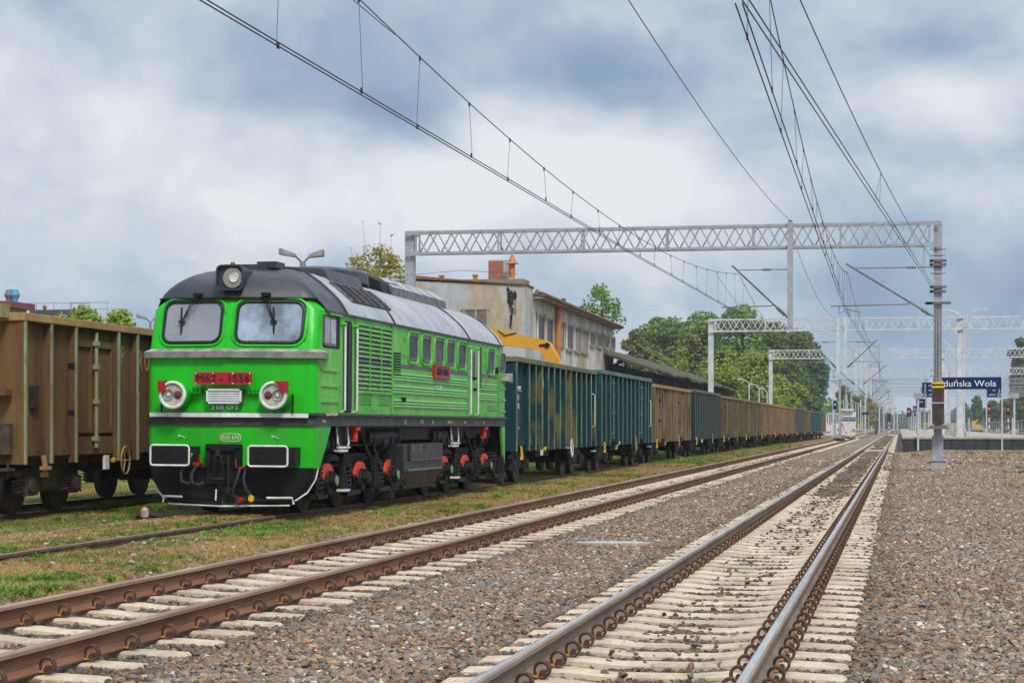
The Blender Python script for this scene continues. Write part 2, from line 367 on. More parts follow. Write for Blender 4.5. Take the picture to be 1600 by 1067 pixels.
# ---------------------------------------------------------------- scattered stones and plants
def scatter(name, pts, sizes, protos, smin, smax, upright, seed, label):
    me = bpy.data.meshes.new(name); me.from_pydata([tuple(p) for p in pts], [], [])
    at = me.attributes.new('sz', 'FLOAT', 'POINT'); at.data.foreach_set('value', np.asarray(sizes, np.float32))
    o = bpy.data.objects.new(name, me); COL.objects.link(o); tag(o, label, kind='stuff')
    pc = bpy.data.collections.new(name + '_pieces')
    for p in protos:
        COL.objects.unlink(p); pc.objects.link(p)
    g = bpy.data.node_groups.new(name, 'GeometryNodeTree')
    g.interface.new_socket('Geometry', in_out='INPUT', socket_type='NodeSocketGeometry'); g.interface.new_socket('Geometry', in_out='OUTPUT', socket_type='NodeSocketGeometry')
    N, L = g.nodes, g.links
    gi, go = N.new('NodeGroupInput'), N.new('NodeGroupOutput')
    ci = N.new('GeometryNodeCollectionInfo'); ci.inputs[0].default_value = pc; ci.inputs['Separate Children'].default_value = True; ci.inputs['Reset Children'].default_value = True
    ip = N.new('GeometryNodeInstanceOnPoints'); ip.inputs['Pick Instance'].default_value = True
    ri = N.new('FunctionNodeRandomValue'); ri.data_type = 'INT'; ri.inputs[4].default_value = 0; ri.inputs[5].default_value = len(protos) - 1; ri.inputs['Seed'].default_value = seed
    rr = N.new('FunctionNodeRandomValue'); rr.data_type = 'FLOAT_VECTOR'; rr.inputs['Seed'].default_value = seed + 1
    rr.inputs[0].default_value = (-.15, -.15, 0) if upright else (-.5, -.5, 0)
    rr.inputs[1].default_value = (.15, .15, 6.283) if upright else (.5, .5, 6.283)
    rs = N.new('FunctionNodeRandomValue'); rs.data_type = 'FLOAT'; rs.inputs[2].default_value = smin; rs.inputs[3].default_value = smax; rs.inputs['Seed'].default_value = seed + 2
    na = N.new('GeometryNodeInputNamedAttribute'); na.data_type = 'FLOAT'; na.inputs[0].default_value = 'sz'
    mu = N.new('ShaderNodeMath'); mu.operation = 'MULTIPLY'; L.new(rs.outputs[1], mu.inputs[0]); L.new(na.outputs[0], mu.inputs[1])
    L.new(gi.outputs[0], ip.inputs['Points']); L.new(ci.outputs[0], ip.inputs['Instance']); L.new(ri.outputs[2], ip.inputs['Instance Index'])
    L.new(rr.outputs[0], ip.inputs['Rotation']); L.new(mu.outputs[0], ip.inputs['Scale']); L.new(ip.outputs[0], go.inputs[0])
    o.modifiers.new('scatter', 'NODES').node_group = g
    return o
M_PALEST = mat('pale stone', (.5, .46, .4), (.3, .27, .23), scale=9, rough=.9)
def rock(seed, mm=None):
    r = random.Random(seed); bm = bmesh.new()
    for _ in range(11):
        d = Vector((r.gauss(0, 1), r.gauss(0, 1), r.gauss(0, 1))).normalized()
        bm.verts.new((d.x * r.uniform(.7, 1.15), d.y * r.uniform(.5, .85), d.z * r.uniform(.4, .62)))
    ret = bmesh.ops.convex_hull(bm, input=bm.verts)
    bmesh.ops.delete(bm, geom=[g for g in ret['geom_interior'] if isinstance(g, bmesh.types.BMVert)], context='VERTS')
    me = bpy.data.meshes.new('stone'); bm.to_mesh(me); bm.free(); me.materials.append(mm or M_STONE)
    o = bpy.data.objects.new('stone', me); COL.objects.link(o); return o
rng = np.random.default_rng(5)
def in_view(x, y, margin=1.3):
    Z = y * CP - x * SP; X = y * SP + x * CP
    return (np.abs(X) < Z * (800 / F) * margin + .4) & (Z > 10.6)
def ball_pts():
    out = []; sz = []
    for y0, y1, dens, s in ((9, 17, 620, 1.0), (17, 28, 520, 1.03), (28, 45, 330, 1.15), (45, 75, 150, 1.5), (75, 128, 42, 2.4)):
        n = int((y1 - y0) * 30 * dens)
        x = rng.uniform(-8.7, 21.3, n); y = rng.uniform(y0, y1, n)
        k = in_view(x, y) & (x > -7.6 - .45 * vnoise(y * 1.3, y * 0 + 3)); x, y = x[k], y[k]
        # keep rails clear, thin out over sleepers
        for c, pitch, ph in ((-1.643, .62, 12.72), (-6.4, .74, 18.25)):
            on = (np.abs(x - c) < 1.32) & (np.abs(((y - ph + pitch / 2) % pitch) - pitch / 2) < .15)
            rail = np.abs(np.abs(x - c) - .7535) < .1
            mid = (np.abs(x - c) < .45) & (rng.random(len(x)) < (.045 if c > -3 else .0) + (.12 * np.clip((y - 20) / 30, 0, 1) if c > -3 else 0))
            mid = mid | ((y > 26) & (x - c > .86) & (rng.random(len(x)) < .22) & (c > -3))
            k = ~((on & ~mid) | rail); x, y = x[k], y[k]
        z = h_ball(x, y) + rng.uniform(-.004, .016, len(x))
        for c, pitch, ph in ((-1.643, .62, 12.72), (-6.4, .74, 18.25)):
            on = (np.abs(x - c) < 1.32) & (np.abs(((y - ph + pitch / 2) % pitch) - pitch / 2) < .15)
            z = np.where(on, -.205, z)
        out.append(np.stack([x, y, z], -1)); sz.append(np.full(len(x), s))
    return np.concatenate(out), np.concatenate(sz)
bp_, bs_ = ball_pts()
n_ = 5200; x = -1.643 + rng.normal(0, .26, n_); y = rng.uniform(0, 1, n_) ** 1.4 * 300 + 48; k = vnoise(x * 0 + 1, y * .35) > .25
bp_ = np.concatenate([bp_, np.stack([x, y, x * 0 - .205], -1)[k]]); bs_ = np.concatenate([bs_, (1.3 + y[k] / 90)]); print('stones', len(bp_))
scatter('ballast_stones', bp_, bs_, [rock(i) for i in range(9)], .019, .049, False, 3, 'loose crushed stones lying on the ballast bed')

def leaf_mat(name, c1, c2, c3=None, t=.35):
    m = bpy.data.materials.new(name); m.use_nodes = True; N = m.node_tree.nodes; L = m.node_tree.links; B = N['Principled BSDF']
    B.inputs['Roughness'].default_value = .6; B.inputs['Specular IOR Level'].default_value = .25
    g = N.new('ShaderNodeNewGeometry'); r = N.new('ShaderNodeValToRGB'); e = r.color_ramp.elements
    e[0].color = (*c1, 1); e[1].color = (*c2, 1); e[1].position = .8
    if c3: e.new(1.0).color = (*c3, 1)
    n = N.new('ShaderNodeTexNoise'); n.inputs['Scale'].default_value = .45; n.inputs['Detail'].default_value = 3; L.new(g.outputs['Position'], n.inputs['Vector'])
    a = N.new('ShaderNodeMath'); a.operation = 'MULTIPLY_ADD'; L.new(g.outputs['Random Per Island'], a.inputs[0]); a.inputs[1].default_value = .6
    b = N.new('ShaderNodeMapRange'); b.inputs['From Min'].default_value = .35; b.inputs['From Max'].default_value = .65; b.inputs['To Max'].default_value = .45; L.new(n.outputs['Fac'], b.inputs['Value'])
    L.new(b.outputs[0], a.inputs[2]); L.new(a.outputs[0], r.inputs[0]); L.new(r.outputs[0], B.inputs['Base Color'])
    tr = N.new('ShaderNodeBsdfTranslucent'); L.new(r.outputs[0], tr.inputs[0]); mx = N.new('ShaderNodeMixShader'); mx.inputs[0].default_value = t
    L.new(B.outputs[0], mx.inputs[1]); L.new(tr.outputs[0], mx.inputs[2]); L.new(mx.outputs[0], N['Material Output'].inputs[0])
    return m
M_DRY = leaf_mat('dry grass', (.36, .2, .07), (.5, .34, .14), t=.2)
M_GRN = leaf_mat('green grass', (.10, .15, .025), (.21, .26, .05), (.36, .3, .1), t=.3)
M_WEED = leaf_mat('weed leaf', (.09, .19, .02), (.2, .34, .04), t=.35)
def tuft(seed, n, h, w, m, spread, lean):
    r = random.Random(seed); b = MB()
    for _ in range(n):
        a = r.uniform(0, 6.28); d = r.uniform(0, spread); x, y = math.cos(a) * d, math.sin(a) * d
        a2 = r.uniform(0, 6.28); l = r.uniform(.2, 1) * lean; hh = h * r.uniform(.5, 1); ww = w * r.uniform(.7, 1.2)
        px, py = -math.sin(a2) * ww, math.cos(a2) * ww; dx, dy = math.cos(a2) * l * hh, math.sin(a2) * l * hh
        b.quad((x - px, y - py, 0), (x + px, y + py, 0), (x + dx * .5 + px * .8, y + dy * .5 + py * .8, hh * .6), (x + dx * .5 - px * .8, y + dy * .5 - py * .8, hh * .6))
        b.quad((x + dx * .5 - px * .8, y + dy * .5 - py * .8, hh * .6), (x + dx * .5 + px * .8, y + dy * .5 + py * .8, hh * .6), (x + dx * 1.3, y + dy * 1.3, hh))
    return b.build('tuft', m)
protos_dry = [tuft(i, 18, .045, .003, M_DRY, .07, 1.7) for i in range(4)]
protos_grn = [tuft(10 + i, 16, .05, .0035, M_GRN, .06, 1.3) for i in range(4)]
protos_weed = [tuft(20 + i, 22, .06, .010, M_WEED, .08, 1.8) for i in range(3)]
def grass_pts(n, y0, y1, thr, inv=False, seed=0, fac=1.0):
    x = rng.uniform(-34, -7.62, n); y = rng.uniform(y0, y1, n)
    v = vnoise(x * .7 + seed, y * .5) * .6 + vnoise(x * 2.1 + 9 + seed, y * 1.6) * .4
    nearer = np.where(x < -11.6, .07, 0) + np.where(x > -9, -.05, 0) + .04 * np.clip((y - 60) / 60, 0, 1)
    v = v + nearer
    k = (v > thr) if not inv else (v < thr)
    k &= in_view(x, y) & (rng.random(n) < fac)
    for c in (-10.8, -15.3): k &= ~(np.abs(np.abs(x - c) - .7535) < .07)
    x, y = x[k], y[k]
    return np.stack([x, y, h_soil(x, y) - .005], -1)
def three(n, *a, **k):
    P = [grass_pts(n, 14, 42, *a, **k), grass_pts(n, 42, 75, *a, **k), grass_pts(n, 75, 170, *a, **k)]
    s = np.concatenate([np.full(len(P[0]), 1.), np.full(len(P[1]), 1.35), np.full(len(P[2]), 2.4)]); return np.concatenate(P), s
p, s_ = three(80000, .60, inv=True); print('dry', len(p)); scatter('dry_grass', p, s_, protos_dry, .6, 1.3, True, 11, 'short dry straw coloured grass between the tracks')
p, s_ = three(62000, .45, fac=.7); print('green', len(p)); scatter('green_grass', p, s_, protos_grn, .6, 1.4, True, 12, 'short green grass between the tracks')
p, s_ = three(40000, .63, seed=5, fac=.6); print('weed', len(p)); scatter('weeds', p, s_, protos_weed, .6, 1.5, True, 13, 'low leafy green weeds between the tracks')
# pale stones lying in the grass
x = rng.uniform(-14.5, -7.7, 2200); y = rng.uniform(16, 60, 2200); k = (vnoise(x * 1.2, y * .8) > .55) & in_view(x, y); x, y = x[k], y[k]
scatter('scattered_pale_stones', np.stack([x, y, h_soil(x, y) + .01], -1), np.ones(len(x)), [rock(40 + i, M_PALEST) for i in range(4)], .015, .05, False, 21, 'small pale stones scattered in the grass')
# few weeds on the gravel by the platform
x = rng.uniform(.6, 16, 1500); y = rng.uniform(20, 118, 1500); k = in_view(x, y) & (y > 48) & ((vnoise(x * .5, y * .25) > .74) | (y > 108) & (rng.random(1500) < .5)); x, y = x[k], y[k]
scatter('gravel_weeds', np.stack([x, y, h_ball(x, y)], -1), np.full(len(x), 1.6), [tuft(50 + i, 18, .1, .008, M_GRN if i % 2 else M_DRY, .08, .9) for i in range(4)], .6, 1.7, True, 22, 'thin weeds growing through the gravel near the platform')

# ---------------------------------------------------------------- tracks
RP = [(-.075, -.172), (.075, -.172), (.075, -.16), (.02, -.145), (.009, -.13), (.009, -.05), (.036, -.036), (.036, -.010), (.023, 0), (-.023, 0), (-.036, -.010), (-.036, -.036), (-.009, -.05), (-.009, -.13), (-.02, -.145), (-.075, -.16)]
def rail(parent, xoff, cx_f, ys, mats, head_side):
    b = MB(); rings = [[(cx_f(y) + xoff + p, y, q) for p, q in RP] for y in ys]
    b.loft(rings, mf=lambda i, j: 1 if j in (8,) else 2 if j in (6, 7, 9, 10) else 0)
    return b.build('rail', mats, parent)
def sleeper_mesh():
    b = MB(); rings = []
    for x, zt, w in ((-1.3, -.215, .085), (-1.27, -.196, .095), (-.95, -.183, .1), (-.55, -.183, .1), (-.28, -.208, .085), (.28, -.208, .085), (.55, -.183, .1), (.95, -.183, .1), (1.27, -.196, .095), (1.3, -.215, .085)):
        rings.append([(x, -w - .022, -.34), (x, -w - .012, zt - .018), (x, -w + .005, zt), (x, w - .005, zt), (x, w + .012, zt - .018), (x, w + .022, -.34)])
    b.loft(rings); return b.build('sleeper', M_CONC)
def clip_mesh():
    b = MB(); path = []
    for i in range(23):
        a = -math.pi * .55 + i / 22 * 2 * math.pi * 1.55
        path.append((math.cos(a) * .05, -.03 + .055 * i / 22, math.sin(a) * .05))
    b.tube(path, .011, 6)
    b.tube([(0, -.01, -.02), (0, .02, -.02)], .022, 8)
    b.box(-.055, -.02, -.04, .04, -.046, -.034, m=1); b.bar((-.03, -.03, -.04), (-.012, -.03, .0), .008, m=1)
    return b.build('rail_clip', [M_CLIP, M_INSUL], smooth=True)
def merged(objs_mesh, mats4, name, parent, m):
    """many copies of one mesh in one object (numpy)"""
    me = objs_mesh; nv = len(me.vertices); v = np.empty(nv * 3); me.vertices.foreach_get('co', v); v = v.reshape(-1, 3)
    fs = [tuple(p.vertices) for p in me.polygons]; mi = [p.material_index for p in me.polygons]
    V = []; Fc = []; MI = []
    for k, (dx, dy, dz, flip) in enumerate(mats4):
        q = v.copy(); q[:, 0] *= flip; V.append(q + (dx, dy, dz)); Fc += [tuple(i + k * nv for i in f) for f in fs]; MI += mi
    nm = bpy.data.meshes.new(name); nm.from_pydata(np.concatenate(V).tolist(), [], Fc)
    for q in m: nm.materials.append(q)
    nm.polygons.foreach_set('material_index', MI)
    o = bpy.data.objects.new(name, nm); COL.objects.link(o); o.parent = parent; o['kind'] = 'stuff'; return o
SLP = sleeper_mesh(); CLP = clip_mesh(); SLP.hide_render = False
def track(label, cx, pitch, ph, rmats, ys, cx_f=None, yend=420):
    t = thing('railway_track', label, 'railway track', (cx, 0, 0)); cf = cx_f or (lambda y: 0.)
    for sg in (-1, 1): rail(t, sg * .7535, cf, ys, rmats, 0)
    y = ph - math.ceil((ph - 8) / pitch) * pitch; ylist = []
    while y < yend: ylist.append(y); y += pitch
    for y in ylist[:100]:
        o = SLP.copy(); COL.objects.link(o); o.parent = t; o.location = (cf(y), y, rnd.uniform(-.004, .002)); o.rotation_euler = (0, 0, rnd.gauss(0, .004))
    merged(SLP.data, [(cf(y), y, 0, 1) for y in ylist[100:]], 'sleepers', t, [M_CONC])
    cl = [(sg, side, y) for y in ylist if y < 130 for sg in (-1, 1) for side in (-1, 1)]
    one = []; rest = []
    for sg, side, y in cl:
        vis = side == 1 or abs(cx) < 3 and sg == 1
        (one if vis and len(one) < 100 else rest).append((cf(y) + sg * .7535 + side * .118, y, -.122, side))
    for x, y, z, s_ in one:
        o = CLP.copy(); COL.objects.link(o); o.parent = t; o.location = (x, y, z); o.scale = (s_, 1, 1)
    merged(CLP.data, rest, 'rail_clips', t, [M_CLIP, M_INSUL])
    return t
yl = [-25, 5] + list(range(15, 260, 15)) + [270, 278, 286, 294, 302, 315, 340, 400, 600, 900, 1600]
track('near main line with polished rail heads and pale concrete sleepers', -1.643, .62, 12.72, [M_RUSTG, M_HEAD, M_HEADSIDE], yl)
def bend(y):
    t = min(max((y - 262) / 42, 0), 1); return -1.35 * t * t * (3 - 2 * t)
track('second line from the camera, rusty brown rails on concrete sleepers', -6.4, .74, 18.25, [M_RUST, M_HEADOLD, M_HEADOLD], yl, bend)
M_RUSTOLD = mat('old rail rust', (.085, .06, .045), (.14, .095, .065), scale=3, rough=.8)
for cx, lab, hd in ((-10.8, 'overgrown siding with dull rails under the green locomotive', M_HEADOLD), (-15.3, 'left siding under the brown open wagon, one rail shiny', M_HEAD)):
    t = thing('railway_track', lab, 'railway track', (cx, 0, 0))
    for sg in (-1, 1): rail(t, sg * .7535, lambda y: 0., [-20, 10, 60, 200, 420], [M_RUSTOLD, hd if cx < -15 else M_HEADOLD, M_RUSTOLD], 0)
    m_ = MB()
    for i in range(60): m_.box(-1.25, 1.25, 12 + i * 1.2, 12.24 + i * 1.2, -.3, -.176)
    o = m_.build('sleepers', mat('old timber', (.06, .045, .035), rough=.9), t); o['kind'] = 'stuff'
t = thing('railway_track', 'far right rusty line beyond the station platform', 'railway track', (23, 0, 0))
for sg in (-1, 1): rail(t, sg * .7535, lambda y: 0., [60, 200, 420, 900], [M_RUSTOLD, M_HEADOLD, M_RUSTOLD], 0)
for o in (SLP, CLP): bpy.data.objects.remove(o)
# ---------------------------------------------------------------- green locomotive
M_RED = mat('number plate red', (.40, .012, .02), (.3, .01, .015), scale=6, rough=.4)
M_GREEN = mat('green front paint', (.008, .50, .006), (.010, .40, .006), (.02, .12, .015), scale=1.6, rough=.38, s3=7.5, t3=.655, var=.09, stretch=(1, 1, .6), bump=.05, bscale=5)
M_GREEN2 = mat('faded green side paint', (.07, .42, .03), (.16, .50, .075), (.05, .16, .03), scale=1.3, rough=.4, s3=5, t3=.60, w3=.2, var=.12, stretch=(1, 1, .45), lo=.42, hi=.7)
M_SKIRT = mat('skirt green', (.008, .42, .006), (.06, .30, .03), scale=1.6, rough=.4, lo=.5, hi=.75, var=.08)
M_ROOFD = mat('dark roof paint', (.035, .035, .042), (.055, .054, .064), scale=1.2, rough=.42, var=.1)
M_ROOF = mat('weathered grey roof', (.44, .44, .46), (.33, .33, .36), (.10, .07, .06), scale=1.1, rough=.4, s3=3.4, t3=.66, stretch=(1.0, 2.2, 1), var=.12, w3=.03)
M_TRIM = mat('grey cream visor', (.42, .40, .36), (.2, .19, .17), (.14, .08, .05), scale=4, rough=.5, s3=8, t3=.66)
M_GLASSF = glass('hazy windscreen', (.20, .21, .24), .25, (.25, .26, .29))
M_GLASSF2 = glass('reflecting windscreen', (.10, .12, .16), .12, (.32, .38, .48), scale=1.4)
M_GLASS = glass('dark window glass', (.02, .024, .026), .3, (.05, .06, .06), 1.5); M_GLASS.node_tree.nodes['Principled BSDF'].inputs['Coat Weight'].default_value = 0; M_GLASS.node_tree.nodes['Principled BSDF'].inputs['Specular IOR Level'].default_value = .12
M_RUB = mat('black rubber', (.012, .012, .013), rough=.5, var=0)
M_LENS = glass('lamp lens', (.62, .62, .56), .08); M_REFL = mat('lamp reflector', (.42, .42, .38), rough=.2, metal=.95, var=0)
M_LAMPBK = mat('lamp backing', (.50, .47, .38), (.34, .32, .25), scale=20, rough=.5)
M_REDL = glass('red lens', (.10, .008, .014), .15); M_REDL.node_tree.nodes['Principled BSDF'].inputs['Coat Weight'].default_value = .1
M_TEXTW = mat('white lettering', (.72, .72, .70), rough=.6, var=0); M_TEXTY = mat('cream lettering', (.62, .58, .42), rough=.6, var=0)
M_TEXTD = mat('dark lettering', (.02, .012, .015), rough=.5, var=0); M_DOORIN = mat('dark doorway', (.006, .006, .008), rough=.7)
M_GREY = mat('grey paint', (.16, .165, .17), (.1, .1, .1), scale=5, rough=.5)
M_STRIPE = mat('dark grey stripe', (.075, .085, .095), (.12, .13, .13), scale=4, rough=.5)
LY = yat(492, 9.35)
def lv(px, D=9.35): return yat(px, D) - LY
def lz(py, px, D=9.35): return zat(py, px, D)
def build_loco():
    t = thing('diesel_locomotive', 'bright green diesel locomotive with dark rounded roof and red number plates', 'locomotive', (-10.8, LY, 0))
    t.rotation_euler = (0, R(.45), 0)
    LEN = lv(789)
    def Pz(ax):
        pr = [(0, 4.22), (.4, 4.2), (.72, 4.11), (.98, 3.94), (1.22, 3.73), (1.32, 3.63), (1.40, 3.52), (1.46, 3.42), (1.5, 3.35)]
        for (a, za), (b, zb) in zip(pr, pr[1:]):
            if ax <= b: return za + (zb - za) * (ax - a) / (b - a)
        return 3.35
    def ring(hw, fy, vd, r, z, n=5, rear=True):
        p = [(-hw + 0, fy + r)]
        L_ = []
        for i in range(n + 1):
            a = math.pi + (math.pi / 2) * i / n; L_.append((-hw + r + r * math.cos(a), fy + r + r * math.sin(a)))
        L_.append((0, fy - vd))
        for i in range(n + 1):
            a = -math.pi / 2 + (math.pi / 2) * i / n; L_.append((hw - r + r * math.cos(a), fy + r + r * math.sin(a)))
        if rear:
            L2 = [(x, LEN - y) for x, y in reversed(L_)]
            return [(x, y, z) for x, y in L_ + L2]
        return [(x, y, z) for x, y in L_]
    rings = [ring(1.45, 0, .27, .13, 1.66), ring(1.45, 0, .27, .13, 2.6), ring(1.45, .02, .27, .15, 2.76), ring(1.45, .20, .25, .2, 3.39), ring(1.27, .255, .24, .22, 3.58)]
    NR = len(rings[0])
    b = MB(); b.loft(rings, mf=lambda i, j: 0 if (j < 12 or 14 <= j < 26 or j == NR - 1 and False) else 1)
    body = b.build('body', [M_GREEN, M_GREEN2], t, smooth=True)
    # roof as a swept shell over the body
    xs_ = [-1.49, -1.43, -1.36, -1.3, -1.2, -1.1, -1, -.88, -.74, -.55, -.35, -.15, 0, .15, .35, .55, .74, .88, 1, 1.1, 1.2, 1.3, 1.36, 1.43, 1.49]
    def Fz(d):
        pr = [(0, 3.565), (.06, 3.70), (.16, 3.84), (.32, 3.95), (.6, 4.04), (1.0, 4.11), (1.6, 4.18), (2.4, 4.3)]
        for (a, za), (b_, zb) in zip(pr, pr[1:]):
            if d <= b_: return za + (zb - za) * (d - a) / (b_ - a)
        return 4.4
    def vf(x): 
        a = abs(x); v = .235 - .26 * (1 - min(a / 1.1, 1)); 
        if a > 1.1: v += ((a - 1.1) / .37) ** 2 * .28
        return v
    def smin(a, b_, k=.07):
        h = max(k - abs(a - b_), 0) / k; return min(a, b_) - h * h * k * .25
    def roofz(x, v):
        return smin(Pz(abs(x)), smin(Fz(max(v - vf(x), 0)), Fz(max(LEN - v - vf(x), 0))))
    st = [0, .03, .07, .12, .18, .26, .36, .5, .7, .95, 1.3]
    b = MB(); rr = []
    for s_ in st: rr.append([(x, vf(x) - .02 + s_, roofz(x, vf(x) + s_)) for x in xs_])
    SEAM = [1.72, lv(612), lv(729), lv(778)]
    rr.append([(x, SEAM[0], roofz(x, SEAM[0])) for x in xs_])
    nf = len(rr)
    for v in [3, 5, SEAM[1] + 2, 9, 11, SEAM[2]]: rr.append([(x, v, roofz(x, v)) for x in xs_])
    for s_ in reversed(st): rr.append([(x, LEN - vf(x) + .02 - s_, roofz(x, LEN - vf(x) - s_)) for x in xs_])
    b.loft(rr, closed=False, cap0=False, cap1=False, mf=lambda i, j: 0 if i < nf - 1 else 1)
    roof = b.build('roof', [M_ROOFD, M_ROOF], t, smooth=True)
    sm = MB()
    for v in SEAM[:3]: sm.tube([(x, v, roofz(x, v) + .006) for x in xs_], .028, 6)
    sm.build('roof_seam', M_BLACK, roof, smooth=True)
    sm = MB(); v = SEAM[3]; sm.tube([(x, v, roofz(x, v) + .006) for x in xs_], .022, 6); sm.build('roof_seam', M_BLACK, roof)
    g = MB(); g.bar((1.475, .5, 3.375), (1.475, LEN - .5, 3.375), .035, .03); g.build('roof_gutter', M_ROOFD, roof)
    b = MB(); b.box(-.8, .8, .1, 1.2, 4.0, 4.0)
    # rim under the dark roof at the front
    b = MB(); b.tube([(x, vf(x) - .03, min(3.565, Pz(abs(x)) - .0)) for x in xs_[2:-2]], .02, 6); b.build('roof_edge', M_BLACK, roof)
    # side roof intake grille
    def on(x, v, up=.0): return (x, v, Pz(abs(x)) + up)
    b = MB(); gx = [.93, 1.03, 1.13, 1.22, 1.31]; g0, g1 = lv(546, 9.52), lv(606, 9.52)
    def gv(x, t_): k = (1.31 - x) / .38; return (g0 - k * .15) + t_ * (g1 - g0)
    for i in range(4): b.quad(on(gx[i], gv(gx[i], 0), .02), on(gx[i], gv(gx[i], 1), .02), on(gx[i + 1], gv(gx[i + 1], 1), .02), on(gx[i + 1], gv(gx[i + 1], 0), .02))
    gr = b.build('roof_grille', M_BLACK, roof)
    b = MB()
    for k in range(6):
        for i in range(4): b.bar(on(gx[i], gv(gx[i], k / 5), .03), on(gx[i + 1], gv(gx[i + 1], k / 5), .03), .035)
    b.build('grille_frame', M_GREY, gr)
    b = MB()
    for k in range(1, 26):
        for i in range(4): b.bar(on(gx[i], gv(gx[i], k / 26), .026), on(gx[i + 1], gv(gx[i + 1], k / 26), .026), .015)
    for i in (0, 2, 4): b.bar(on(gx[i], gv(gx[i], 0), .03), on(gx[i], gv(gx[i], 1), .03), .02)
    b.build('grille_slat', M_ROOFD, gr)
    # boxes on the ridge
    b = MB(); b.prism([(-.6, 4.15), (-.55, 4.34), (.72, 4.27), (.82, 4.05)], 1, 2.9, 5.2); b.build('roof_box', M_ROOFD, roof, bevel=.02)
    b = MB(); rr = []
    for z, r_ in ((4.2, .95), (4.40, .92), (4.46, .8), (4.49, .5)): rr.append([(-.1 + r_ * .8 * math.cos(a), 5.9 + r_ * 1.45 * math.sin(a), z) for a in [i * math.pi / 10 for i in range(20)]])
    b.loft(rr); b.build('fan_cowl', M_ROOFD, roof, smooth=True)
    b = MB(); b.prism([(-.6, 4.15), (-.5, 4.5), (.25, 4.52), (.62, 4.36), (.70, 4.1)], 1, 7.1, 8.7); b.build('roof_box', M_BLACK, roof, bevel=.03)
    b = MB(); b.prism([(-.6, 4.2), (-.45, 4.56), (.1, 4.58), (.32, 4.5), (.32, 4.2)], 1, 7.6, 12.6); b.build('exhaust_housing', M_ROOFD, roof, bevel=.03)
    v0, v1 = 7.7, 12.6
    for k in range(5):
        a = v0 + (v1 - v0) * k / 5; b = MB(); b.prism([(.30, 4.2), (.30, 4.5), (.42, 4.48), (.72, 4.27), (.74, 4.1)], 1, a + .04, a + (v1 - v0) / 5 - .05, 0)
        b.quad((.42, a + .05, 4.485), (.72, a + .05, 4.275), (.72, a + .92, 4.275), (.42, a + .92, 4.485), m=1)
        b.build('roof_hatch', [M_GREY, M_ROOF], roof)
    b = MB(); b.box(.1, .45, 1.0, 1.45, 4.13, 4.24); b.build('roof_cover', M_ROOFD, roof)
    b = MB(); b.box(-.45, .3, .95, 1.5, 4.1, 4.19); b.build('roof_cover', M_ROOFD, roof)
    # frame band
    rings = [ring(1.455, -.05, .27, .13, 1.47), ring(1.455, -.05, .27, .13, 1.64), ring(1.50, -.1, .27, .13, 1.645), ring(1.50, -.1, .27, .13, 1.685)]
    b = MB(); b.loft(rings); M_FR = mat('dark grey frame', (.06, .06, .058), (.035, .034, .033), scale=3, rough=.55); fr = b.build('frame_band', [M_FR], t)
    b = MB(); z0, z1 = 1.605, 1.675
    for sg in (-1, 1):
        b.loft([[(sg * 1.36, -.105, z0), (sg * 1.36, -.125, z0), (sg * 1.36, -.125, z1), (sg * 1.36, -.105, z1)], [(0, -.37, z0), (0, -.395, z0), (0, -.395, z1), (0, -.37, z1)]])
    b.build('white_strip', M_WHITE, fr)
    # text on frame band
    rx = (R(90), 0, R(90))
    for v, s_, b_ in ((.42, .07, 'Naprawa P1 20.12.2018'), (.35, .065, 'Rewizja'), (5.9, .11, '(+)'), (7.2, .11, 'PL  B'), (8.2, .09, '(+)'), (9.6, .09, 'M62 LOKT-1L'), (11.2, .08, 'PZ-60 t'), (12.5, .09, 'D'), (13.2, .08, '0 R-P')):
        text(b_, s_, (1.46 if v > 1 or s_ == .065 else 1.503, v, 1.555 if s_ != .07 else 1.664), rx, M_TEXTY, fr, align='LEFT')
    # facet helper on the front: side sg, s = lateral distance from centre, z height, out = proud
    def fy_at(z):
        pts = [(1.6, 0), (2.6, 0), (2.76, .02), (3.39, .20), (3.58, .255)]
        for (a, ya), (b_, yb) in zip(pts, pts[1:]):
            if z <= b_: return ya + (yb - ya) * (z - a) / (b_ - a)
        return .255
    def fr_pt(x, z, out=0):
        fyv = fy_at(z); rc = .15 if z < 3 else .2; k = 1 - abs(x) / (1.45 - rc)
        vd = .27 if z < 2.9 else .25
        return (x + (out * .19 if x > 0 else -out * .19), fyv - vd * k - out, z)
    def rrect(x0, x1, z0, z1, r, n=4):
        P = []
        for cx, cz, a0 in ((x1 - r, z1 - r, 0), (x0 + r, z1 - r, 90), (x0 + r, z0 + r, 180), (x1 - r, z0 + r, 270)):
            for i in range(n + 1):
                a = R(a0 + 90 * i / n); P.append((cx + r * math.cos(a), cz + r * math.sin(a)))
        return P
    for sg, gm in ((-1, M_GLASSF), (1, M_GLASSF2)):
        x0, x1 = sorted((sg * .13, sg * 1.19))
        P = rrect(x0 - .055, x1 + .055, 2.775, 3.555, .2); 
        b = MB(); b.tube([fr_pt(p, q, .012) for p, q in P], .022, 6, closed=True); sur = b.build('window_surround', M_GREEN, t, smooth=True)
        P = rrect(x0, x1, 2.83, 3.50, .15)
        b = MB(); b.tube([fr_pt(p, q, .02) for p, q in P], .026, 6, closed=True); fr2 = b.build('window_frame', M_RUB, t, smooth=True)
        b = MB(); b.quad(*[fr_pt(p, q, .014) for p, q in P]); b.build('windscreen', gm, t)
        # wipers
        wx = sg * .62 if sg < 0 else .62
        b = MB(); top = fr_pt(wx + (.0 if sg < 0 else -.1), 3.62, .10); bot = fr_pt(wx - (.22 if sg < 0 else -.1), 3.17, .07)
        tp2 = (top[0] + .07, top[1], top[2]); b.bar(top, bot, .018); b.bar(tp2, bot, .014)
